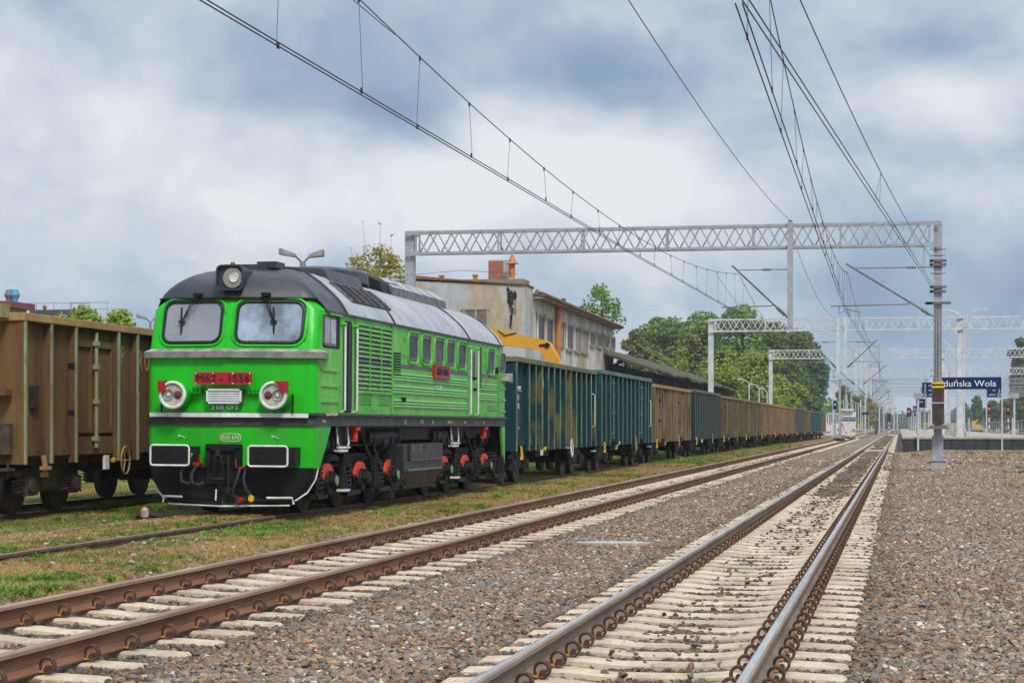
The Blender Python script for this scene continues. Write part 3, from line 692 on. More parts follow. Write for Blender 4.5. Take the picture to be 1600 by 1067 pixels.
        b.bar((bot[0], bot[1], bot[2] + .24), (bot[0] + .01 * sg, bot[1] - .0, bot[2] - .26), .024)
        b.box(bot[0] - .05, bot[0] + .05, bot[1] - .02, bot[1] + .03, bot[2] - .02, bot[2] + .02)
        b.box(top[0] - .03, top[0] + .1, top[1] - .03, top[1] + .12, top[2] - .02, top[2] + .03)
        b.build('wiper', M_BLACK, t)
    # visor trim band
    def offring(hw, fy, z0, n=5): return [p for p in ring(hw, fy, .27, .16, z0, n, rear=False)]
    secs = []
    outl = [(x, y) for x, y, z in ring(1.45, .02, .27, .15, 0, rear=False)]
    outl = [(-1.45, .62)] + outl + [(1.45, .62)]
    def offs(pl, d):
        o_ = []
        for i, p in enumerate(pl):
            a = Vector(pl[max(i - 1, 0)]); c = Vector(pl[min(i + 1, len(pl) - 1)]); tv = (c - a).normalized(); nrm = Vector((tv.y, -tv.x))
            q = Vector(p) + nrm * d; o_.append((q.x, q.y))
        return o_
    I, O, O2 = offs(outl, -.02), offs(outl, .12), offs(outl, .13)
    rr = []
    for i in range(len(outl)):
        k = .35 if i in (0, len(outl) - 1) else 1
        ii, oo = Vector(I[i]), Vector(O[i]); o2 = ii + (oo - ii) * k
        rr.append([(ii.x, ii.y, 2.56), (o2.x, o2.y, 2.575), (o2.x, o2.y, 2.675), (ii.x, ii.y, 2.735)])
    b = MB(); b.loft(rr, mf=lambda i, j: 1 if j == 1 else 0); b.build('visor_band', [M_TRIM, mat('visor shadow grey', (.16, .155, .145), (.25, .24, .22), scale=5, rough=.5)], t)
    # red number plate
    b = MB(); w = .49; P = [(-w, -.44, 2.135), (w, -.44, 2.135), (w, -.44, 2.335), (-w, -.44, 2.335)]
    b.box(-w, w, -.40, -.375, 2.135, 2.335); b.box(-.4, -.3, -.39, -.1, 2.2, 2.25, 0); b.box(.3, .4, -.39, -.1, 2.2, 2.25, 0)
    for x in (-.46, -.17, .17, .46):
        for z in (2.155, 2.315): b.box(x - .01, x + .01, -.405, -.398, z - .01, z + .01, 1)
    pl = b.build('number_plate', [M_RED, M_WHITE], t); pl['label'] = 'red front plate reading M62 - 1556'
    text('M62 - 1556', .165, (0, -.405, 2.233), (R(90), 0, 0), M_TEXTD, pl, sx=1.2, extrude=.008, bold=.0)
    text('3 630 429 0', .092, (0, -.295, 1.765), (R(90), 0, 0), M_TEXTW, t, 'front_number')
    # white grille
    b = MB(); x0, x1, z0, z1 = -.295, .30, 1.825, 2.065
    b.box(x0, x1, -.33, -.2, z0, z1, 1)
    for (a, c, d, e_) in ((x0, x1, z0, z0 + .03), (x0, x1, z1 - .03, z1), (x0, x0 + .03, z0, z1), (x1 - .03, x1, z0, z1)): b.box(a, c, -.36, -.32, d, e_, 0)
    for k in range(6): z = z0 + .045 + k * .029; b.prism([(-.352, z), (-.335, z + .02), (-.33, z + .02), (-.345, z)], 0, x0 + .03, x1 - .03, 0)
    b.build('front_grille', [M_WHITE, mat('grille shade green', (.03, .16, .03))], t)
    # cluster plugs
    for sx in (-.5, .47):
        b = MB(); b.box(sx - .09, sx + .09, -.25, -.21, 1.98, 2.1)
        for k in (-.07, 0, .07): b.cyl((sx + k, -.3, 2.06), (sx + k, -.2, 2.06), .024, 8); b.tube([(sx + k, -.28, 2.04), (sx + k + .01, -.31, 2.0), (sx + k, -.24, 1.98)], .008, 5)
        b.build('socket_cluster', M_GREEN, t)
    # headlights
    for sg in (-1, 1):
        cx, cz = sg * .855 - .0, 1.962
        b = MB(); b.tube([(cx + sg * .0 + .03, .05, cz), (cx, -.38, cz)], .225, 28); hl = b.build('headlight', M_GREEN, t, smooth=True)
        b = MB(); rr = []
        for y, r_ in ((-.37, .185), (-.425, .185), (-.435, .2), (-.425, .228), (-.37, .228)): rr.append([(cx + r_ * math.cos(a), y, cz + r_ * math.sin(a)) for a in [i * math.pi / 14 for i in range(28)]])
        b.loft(rr, cap0=False, cap1=False); b.build('headlight_rim', M_WHITE, hl, smooth=True)
        b = MB(); b.cyl((cx, -.38, cz), (cx, -.395, cz), .19, 28); b.build('headlight_backing', M_LAMPBK, hl)
        wx, rx_ = (cx - .075, cx + .085) if sg < 0 else (cx + .075, cx - .085)
        b = MB(); rr = []
        for y, r_ in ((-.402, .09), (-.412, .085), (-.395, .05), (-.40, .015)): rr.append([(wx + r_ * math.cos(a), y, cz + r_ * math.sin(a)) for a in [i * math.pi / 10 for i in range(20)]])
        b.loft(rr); wl_ = b.build('white_lamp', M_REFL, hl, smooth=True); b = MB(); b.tube([(wx, -.39, cz), (wx, -.418, cz)], .038, 12, r2=.02); b.build('bulb', M_LENS, wl_, smooth=True)
        b = MB(); rr = []
        for y, r_ in ((-.397, .068), (-.41, .06), (-.418, .03)): rr.append([(rx_ + r_ * math.cos(a), y, cz + r_ * math.sin(a)) for a in [i * math.pi / 10 for i in range(20)]])
        b.loft(rr); b.build('red_lamp', M_REDL, hl, smooth=True)
        b = MB(); ex = cx + sg * .13
        b.box(min(cx + sg * .12, cx + sg * .24), max(cx + sg * .12, cx + sg * .24), -.46, -.33, cz + .05, cz + .23); b.prism([(ex - sg * .13, cz + .24), (ex, cz + .24), (ex, cz + .13)], 1, -.41, -.36) if False else None
        b.prism([(min(cx + sg * .05, cx + sg * .12) if sg < 0 else cx + .03, cz + .235), (cx + sg * .12, cz + .13), (cx + sg * .12, cz + .23)], 1, -.45, -.36)
        b.build('signal_bracket', M_RED, hl)
        b = MB(); b.bar((sg * 1.12, -.2, 1.68), (sg * 1.12, -.2, 1.98), .028); b.build('front_handle', M_BLACK, t)
    # top lamp
    b = MB(); P0 = rrect(-.235, .225, 3.68, 4.10, .09); rr = []
    for y, s_ in ((.7, .8), (.05, .92), (-.06, 1.0), (-.11, 1.0), (-.11, .9), (-.04, .88)): rr.append([(p * s_, y, 3.89 + (q - 3.89) * s_) for p, q in P0])
    b.loft(rr, cap0=False); tl = b.build('roof_headlight', M_ROOFD, t, smooth=True)
    b = MB(); b.cyl((.04, -.06, 3.885), (.04, -.075, 3.885), .165, 24); b.build('lamp_backing', mat('grey lamp dish', (.3, .31, .28), rough=.3, metal=.4), tl)
    b = MB(); rr = []
    for y, r_ in ((-.07, .085), (-.1, .075), (-.085, .04), (-.09, .01)): rr.append([(.065 + r_ * math.cos(a), y, 3.89 + r_ * math.sin(a)) for a in [i * math.pi / 10 for i in range(20)]])
    b.loft(rr); b.build('white_lamp', M_LENS, tl, smooth=True)
    b = MB(); b.tube([(-.0, .05, 4.09), (0, .05, 4.15)], .05, 10, r2=.03); b.build('horn', M_ROOFD, tl)
    # front skirt and plough
    def sk(hw, fy, vd, r, z, vend):
        p = ring(hw, fy, vd, r, z, rear=False); return [(-hw, vend, z)] + p + [(hw, vend, z)]
    b = MB(); b.loft([sk(1.44, -.02, .27, .13, 1.47, .95), sk(1.44, -.02, .27, .13, 1.1, .62), sk(1.43, -.02, .27, .13, .78, .32)])
    b.build('front_skirt', M_SKIRT, t)
    b = MB(); b.loft([sk(1.42, -.04, .28, .13, .79, .30), sk(1.39, -.04, .28, .15, .6, .25), sk(1.28, -.04, .30, .2, .38, .2), sk(1.12, -.05, .32, .2, .24, .2), sk(1.0, -.06, .36, .2, .165, .2)])
    M_PL = mat('black plough paint', (.008, .008, .009), (.014, .013, .013), scale=3, rough=.6, spec=.2); pg = b.build('snow_plough', M_PL, t)
    b = MB()
    for sg in (-1, 1):
        b.tube([(sg * 1.42, .27, .79), (sg * 1.4, .2, .6), (sg * 1.29, .1, .38), (sg * 1.12, -.02, .25)], .014, 6)
        b.tube([(sg * 1.04, -.05, .175), (sg * .6, -.24, .17), (0, -.5, .165)], .014, 6)
        b.tube([(sg * .72, -.3, .30), (sg * 1.1, -.12, .30), (sg * 1.12, -.1, .2)], .02, 4)
    b.build('white_edging', M_WHITE, pg)
    # buffers
    for sg in (-1, 1):
        cx = sg * .83; z0, z1 = .805, 1.155
        b = MB(); b.box(cx - .2, cx + .2, -.52, 0, z0 + .02, z1 - .02); bf = b.build('buffer', M_BLACK, t, bevel=.015)
        b = MB(); P = rrect(cx - .34, cx + .34, z0, z1, .04, 2); b.loft([[(p, -.58, q) for p, q in P], [(p, -.52, q) for p, q in P]]); b.build('buffer_plate', M_PL, bf)
        b = MB(); P = rrect(cx - .33, cx + .33, z0 + .012, z1 - .012, .05, 3); b.tube([(p, -.585, q) for p, q in P], .017, 4, closed=True); b.build('buffer_edging', M_WHITE, bf)
        b = MB(); P = [(cx + .09 * math.cos(a), -.583, .98 + .08 * math.sin(a)) for a in [i * math.pi / 12 for i in range(24)]]; b.tube(P, .004, 4, closed=True); b.build('buffer_ring', M_UNDER, bf)
        b = MB(); b.box(cx + .33 if False else cx - .15, cx + .38, -.3, -.02, z0 + .03, z1 - .03); b.build('buffer_casing', M_BLACK, bf)
    # coupler
    b = MB(); b.box(-.29, .29, -.34, .2, .52, 1.16); b.box(-.29, .29, -.40, -.3, 1.06, 1.17); b.box(-.29, -.2, -.40, -.3, .8, 1.1); b.box(.2, .29, -.40, -.3, .8, 1.1); cpl = b.build('coupler', M_PL, t)
    b = MB(); b.tube([(0, -.35, .95), (0, -.52, .95), (0, -.62, 1.0), (0, -.6, 1.07)], .045, 8); b.box(-.14, .14, -.42, -.36, .86, 1.0)
    for s_ in (-.065, .065): b.tube([(s_ * .5, -.6, 1.0), (s_, -.6, .9), (s_ * 1.1, -.55, .72), (s_, -.52, .60)], .02, 7)
    b.cyl((-.1, -.53, .6), (.1, -.53, .6), .035, 8); b.tube([(0, -.53, .6), (.0, -.5, .45)], .025, 8); b.tube([(.12, -.46, .98), (.14, -.5, .75), (.14, -.5, .45)], .018, 6); b.cyl((.14, -.5, .43), (.14, -.42, .43), .05, 8)
    b.build('screw_coupling', M_BLACK, cpl, smooth=True)
    b = MB(); b.bar((-.05, -.53, .44), (-.055, -.54, .26), .02); b.build('coupling_handle', M_WHITE, cpl)
    # brake hoses
    for x, z, m_, dx, hx in ((-.60, .86, M_YEL, -.03, .1), (-.42, .84, M_RED, .0, .06)):
        b = MB(); b.cyl((x, -.22, z), (x, -.45, z), .03, 8); b.bar((x + .02, -.42, z), (x + hx, -.44, z + .15), .025); b.bar((x - .05, -.44, z + .01), (x + .05, -.44, z - .01), .045); hs = b.build('brake_cock', m_, t)
        b = MB(); b.tube([(x, -.44, z - .02), (x - .06, -.52, z - .16), (x - .04, -.55, z - .3), (x + .06, -.52, z - .34), (x + .14, -.48, z - .3)], .03, 8); b.build('brake_hose', M_RUB, hs, smooth=True)
    b = MB(); b.cyl((.31, -.22, .78), (.31, -.42, .78), .03, 8); b.bar((.25, -.42, .78), (.24, -.43, .93), .02); hs = b.build('brake_cock', M_RED, t)
    b = MB(); b.tube([(.31, -.42, .76), (.29, -.5, .6), (.24, -.52, .45), (.24, -.5, .33), (.32, -.48, .27)], .03, 8); b.build('brake_hose', M_RUB, hs, smooth=True)
    b = MB(); b.cyl((.42, -.3, .82), (.42, -.42, .8), .03, 8); hs = b.build('brake_cock', M_BLACK, t)
    b = MB(); b.tube([(.42, -.42, .79), (.40, -.5, .62), (.44, -.52, .45), (.52, -.5, .35)], .03, 8); b.build('brake_hose', M_RUB, hs, smooth=True)
    b = MB(); b.box(.49, .57, -.52, -.47, .26, .34); b.bar((.53, -.52, .36), (.53, -.5, .24), .03); b.build('hose_end', M_YEL, hs)
    b = MB(); b.cyl((.32, -.52, .27), (.36, -.46, .27), .045, 8); b.build('hose_end', M_RED, hs)
    text('850 kN', .10, (.1, -.297, 1.275), (R(90), 0, R(0)), M_TEXTY, t, 'capacity_mark')
    b = MB(); P = rrect(-.075, .275, 1.215, 1.335, .055, 4); b.tube([(p, -.294, q) for p, q in P], .006, 4, closed=True); b.build('capacity_ring', M_TEXTY, t)
    for sx in (-.8, .8):
        b = MB(); yy = fr_pt(sx, 1.3)[1] - .035; yb = fr_pt(sx + .06, 1.3)[1] - .035
        b.prism([(sx - .05, 1.26), (sx - .0, 1.30), (sx - .04, 1.31)], 1, yy - .004, yy); b.bar((sx - .05, yy, 1.31), (sx + .07, yy - (.0 if sx > 0 else .0), 1.26), .012)
        b.build('jacking_mark', M_TEXTY, t)
    # ------------- side (right hand) features; side plane x = 1.45
    X = 1.45
    def panel(name, v0, v1, z0, z1, m_, proud=.006, parent=None, r=.06):
        P = rrect(v0, v1, z0, z1, r, 3) if r else [(v1, z1), (v0, z1), (v0, z0), (v1, z0)]
        b = MB(); b.loft([[(X - .03, p, q) for p, q in P], [(X + proud, p, q) for p, q in P]]); return b.build(name, m_, parent or t)
    def sidewin(v0, v1, z0, z1, r=.09, surr=True):
        fo = None
        if surr:
            b = MB(); P = rrect(v0 - .075, v1 + .075, z0 - .075, z1 + .075, r + .06, 4); b.tube([(X + .003, p, q) for p, q in P], .028, 6, closed=True); b.build('window_surround', M_GREEN2, t, smooth=True)
        b = MB(); P = rrect(v0, v1, z0, z1, r, 4); b.tube([(X + .004, p, q) for p, q in P], .022, 6, closed=True); f_ = b.build('window_frame', M_GREY, t, smooth=True)
        b = MB(); b.quad(*[(X + .006, p, q) for p, q in P]); b.build('window_pane', M_GLASS, f_)
        return f_
    # cab side window (sliding) with recess
    v0, v1 = lv(502.5), lv(527); zt, zb = 3.29, 2.80
    panel('window_recess', v0 - .02, v1 + .06, zb - .03, zt + .02, M_DOORIN, .004, r=.05)
    f_ = panel('cab_window', v0, v0 + (v1 - v0) * .78, zb, zt, M_GREY, .02, r=.06)
    for a, c in ((.06, .44), (.5, .94)):
        w_ = (v1 - v0) * .78; b = MB(); P = rrect(v0 + w_ * a, v0 + w_ * c, zb + .04, zt - .04, .03, 3); b.quad(*[(X + .024, p, q) for p, q in P]); b.build('window_pane', M_GLASSF2, f_)
    b = MB(); b.box(X, X + .05, v0 + .3, v1 + .1, zt + .03, zt + .06); b.build('rain_strip', M_GREEN2, t)
    # steps pressed in the cab side
    for py in (577, 601.5, 626):
        z = lz(py, 512); b = MB(); b.box(X - .02, X + .02, lv(500), lv(526), z - .028, z + .028); b.build('pressed_rib', M_GREEN2, t, bevel=.008)
    # doors
    for (a, c, hz, door) in ((535.5, 547, (531.5, 550.5), True), (733.5, 739.5, (730, 741.5), False)):
        v0, v1 = lv(a), lv(c); zt = lz(500.5, 541) if door else 3.22
        if door:
            d = panel('door_opening', v0 - .04, v1 + .04, 1.70, zt, M_DOORIN, .005, r=.12)
            b = MB(); b.bar((X + .01, v0 + .28, 1.75), (X + .01, v0 + .28, zt - .05), .05); b.build('open_door_edge', mat('blue grey door edge', (.03, .045, .07)), d)
        else:
            d = panel('door', v0 - .28, v1 + .18, 1.70, zt, M_GREEN2, .012, r=.1)
            P = rrect(v0 - .1, v1 + .05, 2.5, 3.12, .08, 3); b = MB(); b.quad(*[(X + .016, p, q) for p, q in P]); b.build('door_window', M_GLASS, d)
            b = MB(); b.box(X + .01, X + .07, v1 - .12, v1 - .02, 2.25, 2.32); b.box(X + .01, X + .07, v1 - .12, v1 - .02, 2.5, 2.56); b.build('door_handle', M_BLACK, d)
        for hpx in hz:
            v = lv(hpx); b = MB(); b.tube([(X, v, 1.71), (X + .07, v, 1.74), (X + .07, v, 3.18), (X, v, 3.22)], .02, 6); b.build('handrail', M_WHITE, t)
            b = MB(); b.cyl((X - .0, v, 3.2), (X + .09, v, 3.2), .035, 8); b.build('handrail_bracket', M_GREEN2, t)
    # big louvre panel
    v0, v1 = lv(554.5), lv(608); zt, zb = 3.24, 2.10
    fr_ = panel('louvre_panel', v0, v1, zb, zt, M_DOORIN, .004, r=0)
    b = MB(); b.box(X, X + .04, v0, v1, zb - .05, zb); b.box(X, X + .04, v0, v1, zt, zt + .04); b.box(X, X + .04, v0 - .04, v0, zb - .05, zt + .04); b.box(X, X + .05, v1, v1 + .04, zb - .05, zt + .04)
    for k in (1 / 3, 2 / 3): b.box(X, X + .05, v0 + (v1 - v0) * k - .02, v0 + (v1 - v0) * k + .02, zb, zt)
    b.build('louvre_frame', M_GREEN2, fr_)
    M_LOUV = mat('dusty louvre green', (.13, .33, .10), (.20, .34, .15), (.07, .09, .06), scale=5, rough=.6, s3=9, t3=.58)
    for c_ in range(3):
        a0 = v0 + (v1 - v0) * c_ / 3 + .025; a1 = v0 + (v1 - v0) * (c_ + 1) / 3 - .025; n = 14
        for k in range(n):
            z = zb + .01 + (zt - zb - .02) * k / n; b = MB(); h_ = (zt - zb) / n
            b.prism([(X + .005, z + h_ * .95), (X + .045, z + h_ * .28), (X + .045, z + h_ * .1), (X + .03, z + h_ * .1), (X + .0, z + h_ * .7)], 1, a0, a1)
            b.build('louvre', M_STRIPE if k == 6 else M_LOUV, fr_)
    b = MB(); b.box(X + .047, X + .052, v0, v1, 2.57, 2.645)
    # frame of panel above
    panel('side_vent', lv(613), lv(624), 2.42, 2.86, M_DOORIN, .008, r=.02)
    for k in range(8): b = MB(); z = 2.45 + k * .05; b.box(X + .006, X + .03, lv(613.5), lv(623.5), z, z + .015); b.build('vent_slat', M_GREEN2, t)
    # windows
    for a, c in ((636.5, 649.5), (657.5, 670), (677.5, 690), (696, 707.5), (714, 725)):
        sidewin(lv(a), lv(c), 2.77, 3.23)
    sidewin(lv(760), lv(769.5), 2.74, 3.20)
    panel('tall_vent', lv(745), lv(751), 2.33, 3.25, M_DOORIN, .008, r=.02)
    b = MB()
    for k in range(18): z = 2.36 + k * .049; b.box(X + .006, X + .03, lv(745.3), lv(750.7), z, z + .014)
    b.build('vent_slats', M_GREEN2, t)
    f_ = sidewin(lv(780), lv(787), 2.78, 3.2, surr=False)
    # stripe
    for a, c in ((608.5, 673), (698, 731), (751.5, 775)):
        b = MB(); b.box(X - .01, X + .004, lv(a), lv(c), 2.575, 2.65); b.build('stripe', M_STRIPE, t)
    M_RIB = mat('lit green rib', (.16, .50, .11), (.24, .55, .18), scale=3, rough=.4)  # lighter green puts the highlight on the ribs into their colour
    # grouped ribs
    for a, c, rows in ((613, 728, (2.41, 2.17, 1.905)), (743.5, 775, (2.37, 2.14))):
        for zc in rows:
            if a < 700 and zc == 2.41: pass
            for k in (-.055, 0, .055):
                b = MB(); b.prism([(X - .01, zc + k - .02), (X + .026, zc + k - .012), (X + .02, zc + k + .008), (X - .01, zc + k + .022)], 1, lv(a), lv(c)); b.build('pressed_rib', M_RIB, t)
    for a, c in ((554, 578), (590, 607)):
        for k in (-.05, 0, .05): b = MB(); b.box(X - .01, X + .017, lv(a), lv(c), 1.93 + k - .012, 1.93 + k + .012); b.build('pressed_rib', M_GREEN2, t)
    for k in (-.05, 0, .05): b = MB(); b.box(X - .01, X + .017, lv(760), lv(775), 1.905 + k - .012, 1.905 + k + .012); b.build('pressed_rib', M_GREEN2, t)
    for py in (606, 624, 642): 
        z = lz(py, 783) ; b = MB(); b.box(X - .02, X + .018, lv(779.5), lv(788.5), z - .025, z + .025); b.build('pressed_rib', M_GREEN2, t)
    for px, py in ((630, 527), (630, 553), (755, 549), (755, 568), (775, 553), (775, 575)):
        z = lz(py, px); b = MB(); b.box(X - .01, X + .03, lv(px) - .07, lv(px) + .07, z - .03, z + .03); b.build('hatch_lug', M_GREEN2, t)
    for px, w_, z0, z1 in ((747, .35, 1.72, 2.0), (756, .3, 1.74, 2.0), (583, .45, 1.75, 2.05)):
        b = MB(); b.box(X - .01, X + .012, lv(px) - w_ / 2, lv(px) + w_ / 2, z0, z1); b.build('access_flap', M_GREEN2, t)
    b = MB(); b.cyl((X, lv(626), 1.98), (X + .09, lv(626), 1.98), .045, 10); b.build('filler_cap', M_BLACK, t)
    # panel joints
    for px in (552.5, 609.5, 729, 777):
        b = MB(); b.box(X - .01, X + .006, lv(px) - .012, lv(px) + .012, 1.69, 3.36); b.build('panel_joint', mat('dirty joint', (.03, .09, .03)), t)
    # side plate
    va, vb = lv(673.5), lv(697.5)
    b = MB(); b.box(X, X + .06, va, vb, 2.45, 2.72); b.box(X + .055, X + .07, va, vb, 2.45, 2.47); b.box(X + .055, X + .07, va, vb, 2.70, 2.72); pl = b.build('number_plate', M_RED, t); pl['label'] = 'red side plate reading M62-1556'
    text('M62-1556', .2, (X + .063, (va + vb) / 2, 2.583), rx, M_TEXTD, pl, sx=1.3, extrude=.012, bold=.003)
    text('92 51 3 630', .095, (X + .006, (lv(672) + lv(694)) / 2, 2.29), rx, M_TEXTW, t, 'side_number', sx=1.3)
    text('429-0 D-LPL', .06, (X + .02, (lv(676) + lv(694)) / 2, 2.225), rx, M_TEXTW, t, 'side_number', sx=1.3)
    b = MB(); b.cyl((X - .01, lv(758), 2.52), (X + .01, lv(758), 2.52), .14, 16); b.build('emblem', mat('faded tan emblem', (.35, .28, .14), (.2, .15, .06), scale=12), t)
    b = MB(); b.box(X, X + .07, lv(773) - .05, lv(773) + .05, 2.7, 2.85); b.build('side_lamp', M_BLACK, t)
    b = MB(); b.prism([(LEN - .5, 2.55), (LEN - .5, 2.7), (LEN + .1, 2.74), (LEN + .1, 2.52)], 0, 1.35, 1.6); b.prism([(LEN + .0, 2.55), (LEN + .12, 2.72), (LEN + .12, 2.55)], 0, -1.4, 1.4); b.build('rear_visor', M_TRIM, t)
    # rear skirt and rear side skirt
    b = MB(); b.prism([(LEN - .42, 1.47), (LEN, 1.47), (LEN, .55), (LEN - .12, .75)], 0, 1.38, 1.44); b.build('rear_skirt', M_GREEN2, t)
    b = MB(); b.prism([(LEN - .12, .75), (LEN, .78), (LEN, .3), (LEN - .7, .12), (LEN - .2, .35)], 0, 1.3, 1.43); b.build('rear_plough', M_PL, t)
    for sg in (-1, 1): b = MB(); b.box(sg * .87 - .3, sg * .87 + .3, LEN + .5, LEN + .56, .86, 1.2); b.cyl((sg * .87, LEN, 1.03), (sg * .87, LEN + .5, 1.03), .12, 10); b.build('buffer', M_PL, t)
    # -------------- underframe
    b = MB(); b.box(-1.2, 1.2, .6, LEN - .6, 1.2, 1.48); b.box(-.7, .7, .6, LEN - .6, .75, 1.25); b.build('underframe', M_UNDER, t)
    b = MB(); b.box(-1.36, 1.37, LEN - .05, LEN, .5, 1.47); b.build('end_plate', M_UNDER, t)
    def wheelset(v):
        w = MB()
        for sg in (-1, 1):
            for a, c, r_ in ((.72, .75, .55), (.75, .86, .52), (.86, .87, .45)): w.tube([(sg * a, v, .525), (sg * c, v, .525)], r_, 28)
        w.cyl((-1.0, v, .525), (1.0, v, .525), .1, 10); return w.build('wheelset', M_UNDER, t, smooth=True)
    AX = [lv(px, 9.72) for px in (517, 566, 611.5)]; AX = [1.3, 3.4, 5.5]; AXR = [10.1, 12.2, 14.3]
    sh = lv(611.5, 9.5) - AX[2]
    for bog, ax in enumerate((AX, AXR)):
        bo = MB(); bo.box(.95, 1.1, ax[0] - .7, ax[2] + .8, .62, .98)
        bo.box(-1.1, -.95, ax[0] - .7, ax[2] + .8, .62, .98); bo.box(-1, 1, ax[0] + .9, ax[0] + 1.1, .5, .9); bo.box(-1, 1, ax[1] + .9, ax[1] + 1.1, .5, .9)
        bg = bo.build('bogie_frame', M_UNDER, t)
        for v in ax:
            wheelset(v)
            b = MB(); rr_ = []
            for a in [R(q) for q in range(22, 159, 15)]: rr_.append([(1.24, v + .26 * math.cos(a), .47 + .23 * math.sin(a)), (1.29, v + .26 * math.cos(a), .47 + .23 * math.sin(a)), (1.29, v + .44 * math.cos(a), .47 + .37 * math.sin(a)), (1.24, v + .44 * math.cos(a), .47 + .37 * math.sin(a))])
            b.loft(rr_); b.build('red_fender', M_ORANGE, bg)
            b = MB(); b.tube([(1.05, v, .52), (1.34, v, .52)], .2, 14); b.box(1.08, 1.22, v - .2, v + .2, .34, .7); b.tube([(1.34, v, .55), (1.44, v, .55)], .12, 12)
            for a in range(6): w_ = a * math.pi / 3; b.cyl((1.33, v + .16 * math.cos(w_), .55 + .16 * math.sin(w_)), (1.37, v + .16 * math.cos(w_), .55 + .16 * math.sin(w_)), .025, 6)
            b.build('axle_box', M_UNDER, bg, bevel=.015)
            b = MB(); b.cyl((1.44, v, .55), (1.455, v, .55), .085, 14); b.build('axle_cap', mat('pale green cap', (.13, .33, .12)) if v in (ax[0], ax[2]) else M_UNDER, bg)
        for v in (ax[0] - .72, ax[0] + 1.0, ax[1] + 1.1, ax[2] + .75):
            big = v > 0
            for z0, rr2, n_ in ((.36, .15, 5),):
                b = MB(); P = []
                for i in range(n_ * 12 + 1): a = i / 12 * 2 * math.pi; P.append((1.24 + rr2 * math.cos(a), v + rr2 * math.sin(a), z0 + i / 12 * .082))
                b.tube(P, .028, 6); b.cyl((1.2, v, .33), (1.2, v, .36), .18, 12); b.cyl((1.2, v, .82), (1.2, v, .86), .18, 12); b.build('spring', M_UNDER, bg, smooth=True)
            b = MB(); b.box(1.0, 1.42, v - .26, v + .26, .27, .33); b.box(1.36, 1.4, v - .26, v - .2, .27, .62); b.build('spring_seat', M_UNDER, bg)
        b = MB()
        for k in range(2):
            v = ax[k] + .75; b.box(1.3, 1.38, v - .12, v - .06, .33, 1.0); b.box(1.3, 1.38, v + .0, v + .06, .33, 1.0); b.box(1.3, 1.38, v - .12, v + .06, .94, 1.0); b.bar((1.36, v, .9), (1.36, v + .6, .55), .05); b.bar((1.3, v - .2, .30), (1.3, ax[k + 1] - .2, .30), .08)
            b.box(1.2, 1.28, v + .65, v + .75, .3, .8)
        b.build('damper_bracket', M_UNDER, bg)
        b = MB(); v = ax[0] + .55; b.box(1.28, 1.44, v - .18, v + .15, 1.03, 1.07); b.box(1.28, 1.44, v - .0, v + .3, .345, .385); b.build('footstep', M_WHITE, bg)
        for v, ln in ((ax[0] - .1, .5), (ax[2] - .35, .6)):
            b = MB(); b.tube([(1.12, v - .1, 1.16), (1.12, v - .1 + ln * .7, 1.16)], .17, 14); b.tube([(1.12, v + ln * .6, 1.16), (1.12, v + ln * .75, 1.16)], .2, 14); b.tube([(1.12, v + ln * .7, 1.16), (1.12, v + ln * 1.1, 1.16)], .04, 6); b.build('brake_cylinder', M_UNDER, bg, smooth=True)
        b = MB(); b.tube([(1.2, ax[0] + .4, 1.1), (1.25, ax[0] + .8, .98), (1.25, ax[0] + 1.1, 1.0), (1.2, ax[0] + 1.15, 1.35)], .045, 8); b.tube([(1.2, ax[1] + .2, 1.35), (1.28, ax[1] + .3, 1.1), (1.28, ax[1] + .6, .85), (1.25, ax[1] + .9, .78), (1.25, ax[1] + 1.1, .9), (1.2, ax[1] + 1.1, 1.15)], .04, 8)
        b.tube([(1.1, ax[0], 1.25), (1.15, ax[0] + .7, 1.1), (1.1, ax[1] + .4, 1.2), (1.1, ax[2], 1.1)], .02, 6); b.bar((1.15, ax[0] + .3, 1.13), (1.15, ax[2] - .3, 1.13), .035)
        b.build('pipework', M_UNDER, bg, smooth=True)
        b = MB(); b.tube([(1.35, ax[0] + .55 - .28, 1.45), (1.38, ax[0] + .27, 1.17), (1.38, ax[0] + .35, 1.13)], .016, 6); b.tube([(1.35, ax[0] + .95, 1.45), (1.38, ax[0] + .95, 1.17), (1.38, ax[0] + .87, 1.13)], .016, 6); b.box(1.3, 1.45, ax[0] + .48, ax[0] + .8, 1.09, 1.12); b.build('step_irons', M_WHITE, t)
        b = MB(); b.box(1.2, 1.3, ax[0] + .42, ax[0] + .85, 1.12, 1.47); b.build('step_box', M_UNDER, t)
        b = MB(); v = ax[0] + 1.35 if bog == 0 else ax[2] - .55; b.tube([(1.38, v, 1.46), (1.36, v, 1.36), (1.38, v, 1.24)], .08, 8, r2=.05); b.box(1.3, 1.44, v - .13, v + .13, 1.40, 1.46); b.box(1.3, 1.42, v - .1, v + .02, 1.2, 1.23); b.build('lifting_lug', M_ORANGE, t)
    # air tanks, battery box
    for v0, v1 in ((lv(592), lv(640)), (lv(690), lv(718))):
        b = MB(); b.tube([(1.08, v0 - .0, 1.26), (1.08, v0 + .06, 1.26), (1.08, v1, 1.26), (1.08, v1 + .06, 1.26)], .2, 16)
        for v in (v0 + .3, v1 - .25): b.tube([(1.08, v, 1.26), (1.08, v + .05, 1.26)], .215, 16)
        b.build('air_tank', M_UNDER, t, smooth=True)
    va, vb = lv(633.5, 9.3), lv(693, 9.3)
    M_BOX = mat('dark grey box paint', (.022, .023, .025), (.04, .037, .034), scale=3, rough=.45)
    b = MB(); b.prism([(0.6, .42), (.95, .22), (1.34, .55), (1.50, .6), (1.50, 1.12), (1.0, 1.18), (.6, 1.18)], 1, va, vb) if False else None
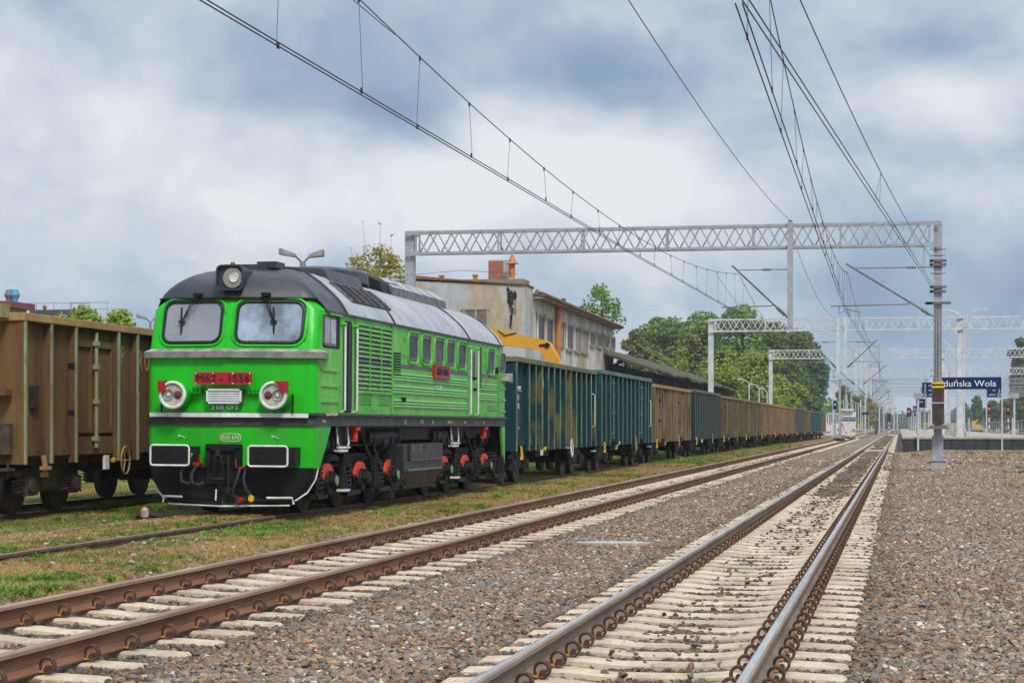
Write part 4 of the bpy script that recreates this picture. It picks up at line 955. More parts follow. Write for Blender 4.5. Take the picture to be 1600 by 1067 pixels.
    b.prism([(.5, 1.17), (1.46, 1.12), (1.46, .62), (1.3, .24), (.5, .2)], 1, va, vb); bx = b.build('fuel_tank', M_BOX, t, bevel=.02)
    b = MB(); b.quad((1.463, va + .02, .615), (1.463, vb - .02, .615), (1.305, vb - .02, .243), (1.305, va + .02, .243)); b.build('tank_underside', mat('brown dusty underside', (.09, .07, .04), (.05, .04, .025), scale=4), bx)
    b = MB(); b.box(1.46, 1.5, va + .35, vb - .1, .82, 1.13); b.build('tank_lid', M_BOX, bx)
    b = MB(); b.box(1.46, 1.49, va + .3, vb - .1, .60, .64); b.box(1.5, 1.51, va + .4, vb - .15, .80, .815)
    for k in (.5, 1.1, 1.7): b.bar((1.51, va + k, 1.12), (1.51, va + k + .02, .97), .025)
    for k in (.7, 1.3):
        for z in (.9, .94, .98): b.box(1.5, 1.506, va + k, va + k + .14, z, z + .012)
    b.build('lid_straps', M_GREY, bx)
    b = MB(); b.box(1.1, 1.3, va - .35, va - .05, .1, 1.2); b.build('equipment_panel', M_UNDER, t)
    return t
LOCO = build_loco()
# ---------------------------------------------------------------- open wagons
def wmat(name, a, b, c, **k): return mat(name, a, b, c, **{**dict(scale=1.1, rough=.78, spec=.2, stretch=(1, 1, .45), s3=4.5, t3=.62, bump=.15, bscale=6, var=.15, w3=.1), **k})
WM = {
 'camo': wmat('camouflage wagon paint', (.006, .040, .048), (.12, .11, .042), (.24, .2, .09), lo=.53, hi=.60, scale=1.0, t3=.70, stretch=(1, 1.1, .42)),
 'teal': wmat('teal wagon paint', (.007, .047, .056), (.014, .036, .04), (.08, .07, .045), t3=.66),
 'tan': wmat('tan wagon paint', (.20, .14, .07), (.10, .075, .042), (.24, .23, .21), s3=1.3, t3=.62),
 'darkteal': wmat('dark teal wagon paint', (.013, .038, .040), (.024, .032, .028), (.08, .06, .035), t3=.66),
 'olive': wmat('olive brown wagon paint', (.095, .075, .038), (.05, .042, .026), (.24, .15, .08), t3=.60),
 'brown': wmat('rusty brown wagon paint', (.105, .052, .026), (.165, .095, .036), (.05, .028, .018), scale=.8, t3=.56, w3=.22, s3=3.2, lo=.42, hi=.62, stretch=(1.6, 1.6, .3)),
 'orange': wmat('orange brown wagon paint', (.23, .14, .07), (.12, .08, .045), (.30, .16, .08)),
 'grey': wmat('slate wagon paint', (.06, .065, .06), (.045, .05, .05), (.12, .09, .06)),
 'blue': wmat('blue green wagon paint', (.012, .07, .10), (.016, .05, .07), (.05, .05, .05)),
}
WTOP = {
 'camo': wmat('camo rail', (.10, .14, .08), (.18, .17, .08), (.05, .07, .05)), 'teal': wmat('teal rail', (.08, .15, .15), (.12, .2, .2), (.16, .13, .09)),
 'tan': wmat('tan rail', (.38, .23, .11), (.3, .2, .1), (.2, .14, .08)), 'darkteal': wmat('grey rail', (.12, .12, .085), (.16, .14, .1), (.08, .09, .07)),
 'olive': wmat('olive rail', (.24, .20, .11), (.17, .15, .09), (.1, .08, .05)), 'brown': wmat('brown rail', (.42, .25, .11), (.32, .2, .09), (.16, .09, .05)),
 'orange': wmat('orange rail', (.42, .25, .12), (.3, .2, .1), (.2, .12, .07)), 'grey': wmat('slate rail', (.14, .13, .10), (.1, .1, .08), (.06, .06, .05)), 'blue': wmat('blue rail', (.15, .2, .2), (.1, .15, .15), (.1, .1, .08)),
}
M_POSTG = wmat('green worn post', (.26, .34, .2), (.26, .22, .1), (.16, .1, .05), scale=2)
M_POSTC = wmat('camo post edge', (.2, .25, .17), (.10, .14, .10), (.3, .27, .15), scale=2)
M_WUND = mat('wagon underframe', (.016, .014, .013), (.034, .027, .022), (.08, .055, .038), scale=5, rough=.75, s3=8, t3=.66)
M_WUNDB = mat('brown dusty bogie', (.04, .03, .024), (.075, .054, .038), (.13, .085, .055), scale=5, rough=.8, s3=8, t3=.62)
M_WHEEL = mat('wheel steel', (.02, .016, .014), (.05, .03, .02), scale=4, rough=.5)
M_TREAD = mat('shiny tread', (.3, .29, .28), rough=.3, metal=.8)
WPOST = {k: wmat(k + ' lit post edge', a, b, c, scale=2) for k, a, b, c in (('teal', (.07, .15, .15), (.14, .17, .14), (.2, .2, .17)), ('tan', (.28, .2, .1), (.17, .12, .07), (.2, .14, .08)), ('darkteal', (.09, .13, .12), (.13, .13, .1), (.06, .07, .06)), ('olive', (.24, .19, .1), (.16, .13, .07), (.3, .2, .12)), ('orange', (.34, .2, .1), (.22, .14, .08), (.2, .13, .08)), ('grey', (.12, .12, .11), (.1, .1, .08), (.06, .06, .05)), ('blue', (.05, .13, .16), (.04, .09, .11), (.1, .1, .09)))}  # lighter colours paint in the light caught by the outer post faces
def bogie(parent, vc, um, side=1):
    b = MB()
    for sg in (-1, 1):
        x0, x1 = sorted((sg * .93, sg * 1.07))
        b.prism([(vc - 1.25, .62), (vc - 1.2, .72), (vc - .7, .78), (vc - .45, .86), (vc + .45, .86), (vc + .7, .78), (vc + 1.2, .72), (vc + 1.25, .62), (vc + .75, .58), (vc + .45, .36), (vc - .45, .36), (vc - .75, .58)], 0, x0, x1)
        b.prism([(vc - .42, .84), (vc + .42, .84), (vc + .3, .42), (vc - .3, .42)], 0, min(sg * 1.07, sg * 1.1), max(sg * 1.07, sg * 1.1))
    b.box(-1, 1, vc - .25, vc + .25, .5, .92)
    bg = b.build('bogie_frame', um, parent, bevel=.02)
    for v in (vc - .9, vc + .9):
        w = MB()
        for sg in (-1, 1):
            w.tube([(sg * .70, v, .46), (sg * .735, v, .46)], .485, 26); w.tube([(sg * .735, v, .46), (sg * .85, v, .46)], .46, 26, m=1); w.tube([(sg * .85, v, .46), (sg * .853, v, .46)], .41, 26)
        w.cyl((-.95, v, .46), (.95, v, .46), .085, 8); w.build('wheelset', [M_WHEEL, M_WHEEL], bg, smooth=True)
        for sg in (-1, 1):
            a = MB(); a.box(min(sg * .95, sg * 1.16), max(sg * .95, sg * 1.16), v - .16, v + .16, .3, .62); a.cyl((sg * 1.1, v, .46), (sg * 1.2, v, .46), .12, 12); a.build('axle_box', um, bg, bevel=.02)
            for dv in (-.27, .27):
                s_ = MB(); s_.tube([(sg * 1.05 + .09 * math.cos(q * .7), v + dv + .09 * math.sin(q * .7), .33 + q * .0065) for q in range(40)], .022, 6); s_.build('spring', um, bg, smooth=True)
    return bg
def wagon(kind, label, L_=12.9, doors=(), top=3.17, bog=None, post_m=None, step=.95, um=None, extra=None, floor=1.13, wide=None):
    m1, m2 = WM[kind], WTOP[kind]; pm = post_m or WPOST[kind]; um = um or M_WUND
    t = thing('open_wagon', label, 'freight wagon', group='open freight wagons')
    w = 1.31; b = MB()
    # walls with thickness, floor, end walls
    b.box(w - .05, w, 0, L_, floor - .02, top - .1); b.box(-w, -w + .05, 0, L_, floor - .02, top - .1)
    b.box(-w + .05, w - .05, 0, .05, floor - .02, top - .1); b.box(-w + .05, w - .05, L_ - .05, L_, floor - .02, top - .1); b.box(-w + .05, w - .05, .05, L_ - .05, floor, floor + .06)
    b.box(w, w + .03, .0, L_, floor - .03, floor + .14)
    b.box(-w - .03, -w, .0, L_, floor - .03, floor + .14)
    b.build('wagon_body', m1, t)
    b = MB(); o_ = .15
    b.box(w - .08, w + o_, -.05, L_ + .05, top - .1, top + .03); b.box(-w - o_, -w + .08, -.05, L_ + .05, top - .1, top + .03)
    b.box(-w + .08, w - .08, -.05, .08, top - .1, top + .03); b.box(-w + .08, w - .08, L_ - .08, L_ + .05, top - .1, top + .03); b.build('top_rail', m2, t, bevel=.012)
    # side sill
    b = MB(); b.box(w - .1, w + .045, 0, L_, floor - .17, floor - .03); b.box(-w - .045, -w + .1, 0, L_, floor - .17, floor - .03); b.box(-w, w, -.02, .1, floor - .3, floor - .03); b.box(-w, w, L_ - .1, L_ + .02, floor - .3, floor - .03); b.build('side_sill', m1, t)
    # posts
    ps = []
    inn = lambda p: any(a + .02 < p < c - .02 for a, c in doors)
    seg = sorted({0.03, L_ - .03} | {a for a, c in doors} | {c for a, c in doors}); 
    for a, c in zip(seg, seg[1:]):
        ps.append(a)
        if (round(a, 3), round(c, 3)) in {(round(p, 3), round(q, 3)) for p, q in doors}: continue
        if wide and a < .1: ps += [wide]; n = round((c - wide) / step); ps += [wide + (c - wide) * i / n for i in range(1, n)]; continue
        n = max(1, round((c - a) / step)); ps += [a + (c - a) * i / n for i in range(1, n)]
    ps.append(seg[-1])
    for v in ps:
        for sg in (-1, 1):
            p = MB(); x0, x1 = sg * w, sg * (w + .14); v0 = v - .05; v1 = v + .05
            p.box(min(x0, x1), max(x0, x1), v1 - .02, v1, floor - .3, top - .1); p.box(min(x0, sg * (w + .12)), max(x0, sg * (w + .12)), v0, v0 + .015, floor - .3, top - .1)
            p.box(min(sg * (w + .12), x1), max(sg * (w + .12), x1), v0, v1 - .02, floor - .3, top - .1, m=1)
            p.build('side_post', [m1, pm], t)
    for x in (-.7, 0, .7):
        for y0, y1 in ((-.07, 0), (L_, L_ + .07)): b = MB(); b.box(x - .05, x + .05, y0, y1, floor - .1, top - .1); b.build('end_post', m1, t)
    # doors
    for a, c in doors:
        mid = (a + c) / 2; d = MB()
        for p, q in ((a + .08, mid - .05), (mid + .05, c - .08)):
            for u0, u1, z0, z1 in ((p, q, floor + .2, floor + .3), (p, q, top - .42, top - .3), (p, p + .08, floor + .3, top - .42), (q - .08, q, floor + .3, top - .42)): d.box(w, w + .05, u0, u1, z0, z1)
        dr = d.build('side_door', m1, t)
        d = MB(); d.tube([(w + .09, mid, floor - .06), (w + .09, mid, top - .16)], .035, 8)
        for z in (floor + .1, floor + .75, (floor + top) / 2 + .3, top - .35): d.box(w, w + .14, mid - .06, mid + .06, z - .04, z + .04)
        d.build('locking_bar', pm, dr)
        d = MB()
        for z in (floor + .55, floor + 1.35): d.box(w, w + .12, c - .04, c + .06, z - .05, z + .05); d.box(w, w + .12, a - .06, a + .04, z - .05, z + .05)
        d.build('door_hinge', M_BLACK, dr)
    # underframe
    b = MB(); b.box(-.25, .25, .2, L_ - .2, .85, floor - .02); b.box(-1.2, 1.2, .15, .45, .85, floor - .03); b.box(-1.2, 1.2, L_ - .45, L_ - .15, .85, floor - .03)
    for k in range(5): v = L_ * (k + 1) / 6; b.box(-1.3, 1.3, v - .06, v + .06, .9, floor - .03)
    b.box(.3, .9, L_ * .42, L_ * .58, .62, .95); b.box(-.9, -.4, L_ * .42, L_ * .6, .6, .95)
    b.build('underframe', um, t)
    b = MB()
    for k in range(1, 12): v = L_ * k / 12; b.prism([(v - .28, floor - .17), (v + .28, floor - .17), (v + .2, floor - .33), (v - .2, floor - .33)], 0, .98, 1.2)
    b.build('chute_flaps', um, t)
    for vc in (bog or (2.0, L_ - 2.0)): bogie(t, vc, um)
    for sg in (-1, 1):
        for e, s_ in ((0, -1), (L_, 1)):
            b = MB(); b.cyl((sg * .875, e, 1.05), (sg * .875, e + s_ * .35, 1.05), .09, 12); b.box(sg * .875 - .2, sg * .875 + .2, e + min(s_ * .32, s_ * .37), e + max(s_ * .32, s_ * .37), .9, 1.2); b.build('buffer', um, t)
    # lever, handwheel, small plates
    b = MB(); b.bar((w + .1, .75, floor - .18), (w + .12, .8, floor - .48), .05); b.box(w + .08, w + .13, .7, .9, floor - .52, floor - .44); b.build('brake_lever', M_YEL if kind != 'brown' else WTOP['orange'], t)
    b = MB(); b.box(w + .01, w + .06, L_ * .3, L_ * .3 + .18, floor - .45, floor - .2); b.build('white_plate', M_WHITE, t)
    b = MB(); b.bar((w + .05, L_ * .33, floor - .3), (w + .05, L_ * .36, floor - .22), .06); b.build('yellow_valve', M_YEL, t)
    hw = L_ * .36 if kind == 'brown' else L_ * .63
    b = MB(); P = [(w + .16, hw + .2 * math.cos(a), floor - .3 + .25 * math.sin(a)) for a in [i * math.pi / 12 for i in range(24)]]; b.tube(P, .016, 6, closed=True)
    for a in (0, 2.1, 4.2): b.tube([(w + .15, hw, floor - .3), (w + .16, hw + .2 * math.cos(a), floor - .3 + .25 * math.sin(a))], .014, 5)
    b.cyl((w - .3, hw, floor - .3), (w + .17, hw, floor - .3), .02, 6); b.build('handwheel', M_WHITE if kind == 'camo' else WTOP['tan'], t)
    b = MB(); b.box(w + .0, w + .05, .55, .85, floor + .35, floor + .75); b.build('label_holder', M_BLACK, t) if kind != 'brown' else None
    b = MB(); b.tube([(w + .03, L_ - .2, floor + .3), (w + .12, L_ - .2, floor + .35), (w + .12, L_ - .2, floor + 1.3), (w + .03, L_ - .2, floor + 1.35)], .015, 5); b.bar((w, L_ + .05, floor - .45), (w + .02, L_ + .3, floor - .45), .12, .04); b.build('shunter_rail', M_WHITE if kind in ('teal', 'camo') else um, t)
    return t
def wtext(t, x, items, m):
    for v, z, s_, b_ in items: text(b_, s_, (x, v, z), (R(90), 0, R(90)), m, t, align='LEFT')
M_CHALK = mat('chalk', (.68, .72, .70), rough=.9, var=0)
DOORS = [(2.05, 3.95), (8.95, 10.85)]
# first wagon behind the locomotive
w1 = wagon('camo', 'dark teal and olive camouflage wagon coupled right behind the green locomotive', L_=13.2, post_m=M_POSTC, step=.98, wide=1.75)
w1.location = (-10.8, yat(808, 9.35), 0)
wtext(w1, 1.322, [(.5, 2.40, .2, 'PL-PKPC'), (.5, 2.18, .22, '3151'), (.5, 1.96, .22, '5950'), (.5, 1.75, .14, '24 500'), (.5, 1.6, .14, 'A 56.5'), (.5, 1.42, .14, '14.04 m'), (.5, 1.22, .16, 'Eaos')], M_CHALK)
for v, z in ((3.9, 2.6), (4.9, 2.6), (5.9, 2.6)): text('0' if v < 4 else 'I' if v < 5 else 'J', .55, (1.322, v + .3, z), (R(90), 0, R(90)), M_CHALK, w1, align='LEFT')
w2 = wagon('teal', 'teal wagon with two side doors, second behind the locomotive', L_=13.0, doors=[(1.95, 3.85), (9.3, 11.2)], top=3.24, step=1.0)
w2.location = (-10.8, yat(941, 9.35), 0)
wtext(w2, 1.322, [(.3, 1.9, .2, '31'), (.25, 1.55, .12, 'Eaos')], M_CHALK)
w3 = wagon('tan', 'tan wagon with pale grey doors, third behind the locomotive', L_=13.4, doors=DOORS, top=3.08, step=.85)
w3.location = (-10.8, yat(1024, 9.35), 0)
w4 = wagon('darkteal', 'dark grey teal wagon of narrow ribs, fourth behind the locomotive', L_=13.3, top=3.15, step=.85)
w4.location = (-10.8, yat(1087, 9.35), 0)
kinds = [('olive', 'fifth wagon, olive brown with a salmon corner post', 1130, 1.13), ('olive', 'sixth wagon, dark olive with an upper plank rim', 1165.5, 1.1), ('orange', 'seventh wagon, orange brown and faded', 1190.5, 1.12),
         ('orange', 'eighth wagon, tan with pale patches', 1211.5, 1.12), ('tan', 'ninth wagon, light brown, before a grey one', 1229, 1.12), ('grey', 'tenth wagon, slate grey, far along the train', 1244.5, 1.12),
         ('olive', 'eleventh wagon, olive with a tan end post', 1257, 1.12), ('blue', 'twelfth wagon, blue green, near the far end', 1268, 1.15), ('blue', 'thirteenth wagon, blue green, last but one', 1277.2, 1.15), ('olive', 'last wagon of the long train, olive green', 1283.2, 1.15)]
for k, lab, px, sy in kinds:
    c = dup(w3 if k != 'grey' else w4, label=lab + ', in the row behind the locomotive'); c.location = (-10.8, yat(px, 9.35), 0); c.scale = (1, sy, 1)
    for ch in list(c.children) + [q for p in c.children for q in p.children]:
        for sl_ in ch.material_slots:
            nm = sl_.material
            r_ = WM[k] if nm in (WM['tan'], WM['darkteal']) else WPOST[k] if nm in (WPOST['tan'], WPOST['darkteal']) else WTOP[k] if nm in (WTOP['tan'], WTOP['darkteal']) else None
            if r_ is not None: sl_.link = 'OBJECT'; sl_.material = r_
# pale doors on the tan wagon
M_PALE = wmat('pale grey door paint', (.3, .3, .31), (.2, .2, .2), (.12, .1, .08), t3=.6)
for ch in w3.children:
    if ch.name.startswith('side_door'): ch['label'] = 'pale grey door on the tan wagon'; ch.data.materials[0] = M_PALE; ch.data = ch.data.copy()
for a, c in DOORS:
    b = MB(); b.box(1.312, 1.322, (a + c) / 2 - .5, (a + c) / 2 + .4, 1.3, 2.95); b.build('door_sheet', M_PALE, w3)
# the brown wagon at the left
wl = wagon('brown', 'rusty brown open wagon on the left siding beside the locomotive front', L_=11.6, doors=[(2.05, 3.95), (7.6, 9.5)], bog=(1.75, 9.55), post_m=M_POSTG, um=M_WUNDB, top=3.26, step=1.0, floor=1.14)
wl.location = (-15.3, yat(40, 13.85), 0)
for s_, v, z in (('P', 4.35, 2.72), ('R', 5.22, 2.66), ('O', 5.5, 2.66)): text(s_, .55, (1.325, v - .05, z), (R(90), 0, R(90)), WTOP['orange'], wl, 'chalk_letter', sx=.6, align='LEFT')
b = MB(); b.box(1.32, 1.38, .42, .68, 1.75, 2.12)
for i in range(5): b.box(1.38, 1.39, .44 + i * .05, .455 + i * .05, 1.77, 2.1)
b.build('mesh_pocket', M_WUND, wl)
b = MB(); b.bar((1.2, -.12, .86), (1.2, -.12, .62), .03); b.bar((1.2, -.12, .62), (.9, -.2, .6), .03); b.box(.9, 1.32, -.4, -.1, .74, .78); b.build('shunter_step', M_WUNDB, wl)
b = MB(); b.box(.9, 1.24, -.3, -.05, 1.95, 2.05); b.build('tail_bracket', mat('faded dull red', (.17, .05, .04), (.1, .05, .035), scale=5), wl)
b = MB(); b.box(.85, 1.2, -.35, -.06, 3.2, 3.42); b.build('end_flap', M_POSTG, wl)
b = MB(); b.box(.9, 1.26, -.2, -.06, 1.0, 1.5); b.build('end_plate', M_WUNDB, wl)
b = MB(); b.bar((1.44, .72, .98), (1.46, .74, .8), .05); b.box(1.42, 1.5, .6, .9, .74, .8); b.build('rope_hook', WTOP['orange'], wl)
b = MB()
for v in (.55, 1.5, 4.5, 5.2): b.tube([(1.41, v, 1.06), (1.46, v + .05, 1.02), (1.41, v + .02, .97)], .012, 5)
b.build('rope_rings', M_WUND, wl)
# ground signal by the locomotive front
p = pt(226, 793, 31.6)
t = thing('marker_post', 'small red topped white marker post in the grass before the locomotive', 'marker post', (p.x, p.y, -.12))
b = MB(); b.cyl((0, 0, 0), (0, 0, .17), .035, 8); b.build('stake', mat('old stake', (.3, .22, .15)), t)
b = MB(); b.tube([(0, 0, .14), (0, 0, .25)], .06, 10); b.tube([(0, 0, .25), (0, 0, .29)], .06, 10, r2=.02); b.build('red_cap', mat('faded red', (.4, .16, .15), (.55, .5, .48), scale=9), t, smooth=True)
t = thing('timber_pile', 'charred black timber lying beside the locomotive front', 'timber', (pt(245, 796, 31.9).x, pt(245, 796, 31.9).y, -.12))
for i in range(5):
    b = MB(); y = (i % 3 - 1) * .13; z = .06 + .09 * (i // 3); xo = rnd.uniform(-.15, .15); b.tube([(xo - .22, y, z), (xo, y + .06, z + rnd.uniform(0, .05)), (xo + .25, y - .05, z - .02)], rnd.uniform(.05, .08), 6, r2=.04); b.build('timber', M_WUND, t)
# ---------------------------------------------------------------- overhead line gantries
GY1 = (76.2 * 0 + 74.9)
def XI(a, c, w_): pass
def lattice(b, x0, x1, y, z0, z1, pitch, phase, w_=.045):
    n = round((x1 - x0) / pitch); p = (x1 - x0) / n; up = phase
    for i in range(n):
        a, c = x0 + i * p, x0 + (i + 1) * p; m_ = (a + c) / 2
        if phase: b.bar((a, y, z0), (m_, y, z1), w_); b.bar((m_, y, z1), (c, y, z0), w_)
        else: b.bar((a, y, z1), (m_, y, z0), w_); b.bar((m_, y, z0), (c, y, z1), w_)
def cantilever(parent, px, tx, mx, sg_reg, y=0, m_=None, zb=5.48, zt=7.45):
    """px: post x, tx: far end of the strut, all x in thing space"""
    b = MB(); b.bar((px, y, zb), (tx, y, zt), .07); s_ = 1 if px > tx else -1
    b.bar((px, y, 7.28), (tx + s_ * .25, y, 7.28), .035)
    k = .55; rx_ = px + (tx - px) * k; rz = zb + (zt - zb) * k
    ax, az = px + (tx - px) * .28, zb + (zt - zb) * .28
    b.bar((ax + .0, y, az - .1), (mx - s_ * .6, y, az - .14), .04); b.bar((ax, y, az), (ax, y, az - .1), .04)
    b.tube([(mx - s_ * .3, y, az - .14), (mx - s_ * .3, y, az - .45), (mx - s_ * .05, y, 5.78), (mx + s_ * .5, y, 5.66)], .02, 6)
    c = b.build('cantilever', M_CANT, parent)
    b = MB()
    for i in range(5): b.cyl((px - s_ * (.12 + i * .06), y, zb + (.12 + i * .06) / abs(tx - px) * (zt - zb)), (px - s_ * (.15 + i * .06), y, zb + (.15 + i * .06) / abs(tx - px) * (zt - zb)), .075, 8)
    for i in range(4): b.cyl((px - s_ * (.65 + i * .08), y, 7.28), (px - s_ * (.68 + i * .08), y, 7.28), .06, 8)
    b.build('insulator', M_INSB, c)
    return c
M_CANT = mat('weathered steel tube', (.13, .125, .12), (.2, .19, .18), scale=4, rough=.55, metal=.3); M_INSB = mat('brown insulator', (.05, .03, .025), rough=.25)
def gantry(y, dl, dr, hang, label, ext=0, far=False, pale=False, zt=8.98, zb=8.08, gz=.12, brs=()):
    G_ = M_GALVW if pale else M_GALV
    t = thing('overhead_line_gantry', label, 'gantry', (0, y, 0), group='lattice gantries over the tracks')
    x0, x1 = -dl, -dr
    for x in (x0, x1):
        b = MB(); w_ = .18 if x < 0 or abs(x) > 3 else .145
        b.box(x - w_, x + w_, -.16, -.13, gz + .1, zt); b.box(x - w_, x + w_, .13, .16, gz + .1, zt)
        b.box(x - w_, x - w_ + .035, -.13, .13, gz + .1, zt); b.box(x + w_ - .035, x + w_, -.13, .13, gz + .1, zt)
        b.box(x - .40, x + .40, -.34, .34, gz + .06, gz + .1)
        for z in (zt - .15, zt - 1.0, zt - 1.7): b.box(x - .1, x - .07, -.165, -.16, z, z + .03, 1); b.box(x + .07, x + .1, -.165, -.16, z, z + .03, 1)
        b.box(x - w_ - .05, x + w_ + .05, -.2, .2, gz + .1, gz + 1.0)
        b.build('post', [G_, M_BLACK], t)
        b = MB(); b.box(x - .27, x + .27, -.3, .3, -.45, gz + .058); b.build('footing', M_CONCRETE, t)
    xr = x1 + ext
    b = MB()
    for yy in (-.28, .28):
        for z in (zb + .04, zt - .05): b.bar((x0 + .18, yy, z), (xr - .18 if not ext else xr, yy, z), .09, .09)
        lattice(b, x0 + .3, xr - .3, yy, zb + .06, zt - .07, .86, yy > 0, .05)
    n = max(4, int((xr - x0) / 3.3))
    for i in range(n + 1):
        x = x0 + .3 + (xr - x0 - .6) * i / n
        b.bar((x, -.28, zb), (x, -.28, zt - .03), .06); b.bar((x, .28, zb), (x, .28, zt - .03), .06); b.bar((x, -.28, zt - .05), (x, .28, zt - .05), .05); b.bar((x, -.28, zb + .04), (x, .28, zb + .04), .05)
    for x in (x0 + .2, x1 - .2): b.box(x - .28, x + .28, -.335, -.32, zb - .05, zb + .12); b.box(x - .28, x + .28, -.335, -.32, zt - .16, zt)
    b.build('lattice_beam', G_, t)
    for x, zlow in hang:
        b = MB(); b.box(-x - .1, -x + .1, -.45, -.42, zlow, zt + .08); b.box(-x - .1, -x - .08, -.42, -.24, zlow, zt + .08); b.box(-x + .08, -x + .1, -.42, -.24, zlow, zt + .08); b.box(-x - .16, -x + .16, -.47, -.2, zlow - .0, zlow + .03); b.build('hanging_post', G_, t)
    for px, tx, mx in brs: cantilever(t, -px, -tx, -mx, 1, y=-.34)
    return t
g1 = gantry(GY1, 18.6, -1.37, [(4.0, 5.05)], 'nearest grey lattice gantry spanning all tracks, counterweights on its right post', brs=[(4.08, 6.15, 5.95), (-1.2, 1.95, 1.9)])
# extra fittings of the first gantry's right post: collars, guide rods, counterweights
xr_ = 1.37
for py, w_ in ((409.5, .62), (415.5, .62), (450, .6), (457, .6), (475, .95)):
    z = CH + (666 - py) * 73.7 / F; b = MB(); b.box(xr_ - w_ / 2, xr_ + w_ / 2, -.3, -.16, z - .05, z + .04); b.box(xr_ - w_ / 2 * .9, xr_ - .19, -.3, .2, z - .04, z + .03); b.build('collar', M_CANT, g1)
for k in range(5): b = MB(); z = 7.05 + k * .22; b.box(xr_ - .28, xr_ + .28, -.18, -.165, z, z + .03); b.build('step_iron', M_CANT, g1)
b = MB(); 
for dx in (-.1, .0, .1): b.cyl((xr_ + dx, -.34, 3.0), (xr_ + dx, -.34, 5.9), .018, 6)
b.build('guide_rod', M_CANT, g1)
b = MB()
for k in range(14): z = 3.0 + k * .13; b.cyl((xr_, -.34, z), (xr_, -.34, z + .07), .035, 8)
b.build('tension_chain', M_CANT, g1)
z0, z1 = 1.52, 3.06
cw = MB(); n = 24
for k in range(n):
    z = z0 + (z1 - z0) * k / n; cw.box(xr_ - .215, xr_ + .215, -.62, -.24, z + .004, z + (z1 - z0) / n)
M_CW = mat('dark brown counterweight', (.045, .03, .022), (.075, .05, .035), scale=6, rough=.8)
cwo = cw.build('counterweight', M_CW, g1)
b = MB()
for z in (z1 - .06, z1 - .2, ): b.box(xr_ - .23, xr_ + .23, -.64, -.22, z, z + .07)
b.build('yellow_band', M_YEL, cwo); b = MB(); b.box(xr_ - .235, xr_ + .235, -.65, -.21, 2.28, 2.34); b.build('steel_band', M_GALV, cwo)
b = MB(); b.box(xr_ - .4, xr_ + .4, -.75, .2, 1.36, 1.42); b.box(xr_ - .3, xr_ + .3, -.6, -.2, 1.42, 1.5); b.build('support_plate', M_CANT, g1)
b = MB(); b.cyl((xr_ + .25, -.2, 8.82), (xr_ + .25, -.2, 9.02), .0, 6) if False else None
GY = [GY1]
for i, (tpy, lpx, hg, ex) in enumerate(((497, 1108, 1, 22), (546, 1203, 1, 22), (575.5, 1303, 1, 22), (592, 1312, 1, 24), (604, 1322, 1, 24), (613, 1330, 0, 24))):
    Z = 7.525 * F / (HY - tpy); D = (VX - lpx) * Z / CC; y = (Z - SP * 6) / CP; GY.append(y)
    names = ['second', 'third', 'fourth', 'fifth', 'sixth', 'seventh', 'eighth', 'ninth', 'tenth']
    brs = [(4.3, 6.2, 6.5), (3.6, 1.5, 1.7)] if i % 2 == 0 else [(4.3, 6.5, 6.1), (3.6, 1.2, 1.5)]
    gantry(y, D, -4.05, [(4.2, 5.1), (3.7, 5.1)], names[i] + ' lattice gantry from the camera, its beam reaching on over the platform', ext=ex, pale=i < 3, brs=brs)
for i, (y, z0) in enumerate(((GY[1], 5.0), (GY[2], 4.0))): pass
# ---------------------------------------------------------------- overhead wires
WR = .0085
def line_thing(label, name='overhead_line'): return thing(name, label, 'overhead wire', (0, 0, 0))
def sagline(p0, p1, sag, n=24):
    out = []
    for i in range(n + 1):
        t_ = i / n; p = Vector(p0).lerp(Vector(p1), t_); p.z -= 4 * sag * t_ * (1 - t_); out.append(p)
    return out
def catenary(t, sup, dx0=.035, drop=5.6, hsup=7.15, sag=1.07, hc=5.66, rods=True, twin=True):
    """sup: list of (x_contact, y) at supports"""
    for a, c in zip(sup, sup[1:]):
        (x0, y0), (x1, y1) = a, c
        b = MB(); 
        for s_ in (-dx0, dx0): b.tube([(x0 + s_, y0, hc), (x0 * .5 + x1 * .5 + s_, y0 * .5 + y1 * .5, hc - .05), (x1 + s_, y1, hc)], WR, 5)
        b.build('contact_wires', M_WIRE, t)
        P = sagline((x0, y0, hsup), (x1, y1, hsup), sag); b = MB(); b.tube(P, WR * .95, 5); b.build('messenger_wire', M_WIRE, t)
        n = int((y1 - y0) / drop)
        if y0 < 250:
            for i in range(n + 1):
                t_ = (i + .5) / (n + 1); zt = hsup - 4 * sag * t_ * (1 - t_); x = x0 + (x1 - x0) * t_; y = y0 + (y1 - y0) * t_; off = dx0 * (1 if i % 2 else -1)
                b = MB(); b.cyl((x, y, zt), (x + off, y + (.06 if i % 2 else -.06), hc - .02), .0035, 4); b.box(x - .01, x + .01, y - .025, y + .025, zt - .05, zt + .015); b.box(x + off - .01, x + off + .01, y - .025, y + .025, hc - .03, hc + .04); b.build('dropper', M_WIRE, t)
t = line_thing('twin overhead wire crossing the sky from top left, above the green locomotive')
yb_ = 19.6
catenary(t, [(-7.05, -38.), (-6.74, yb_)], sag=.9)
catenary(t, [(-6.74, yb_), (-5.9, GY[0] - .35)], drop=3.1)
catenary(t, [(-5.9, GY[0] - .35)] + [(-6.6 if i % 2 else -6.1, y) for i, y in enumerate(GY[1:], 1)], drop=6.5)
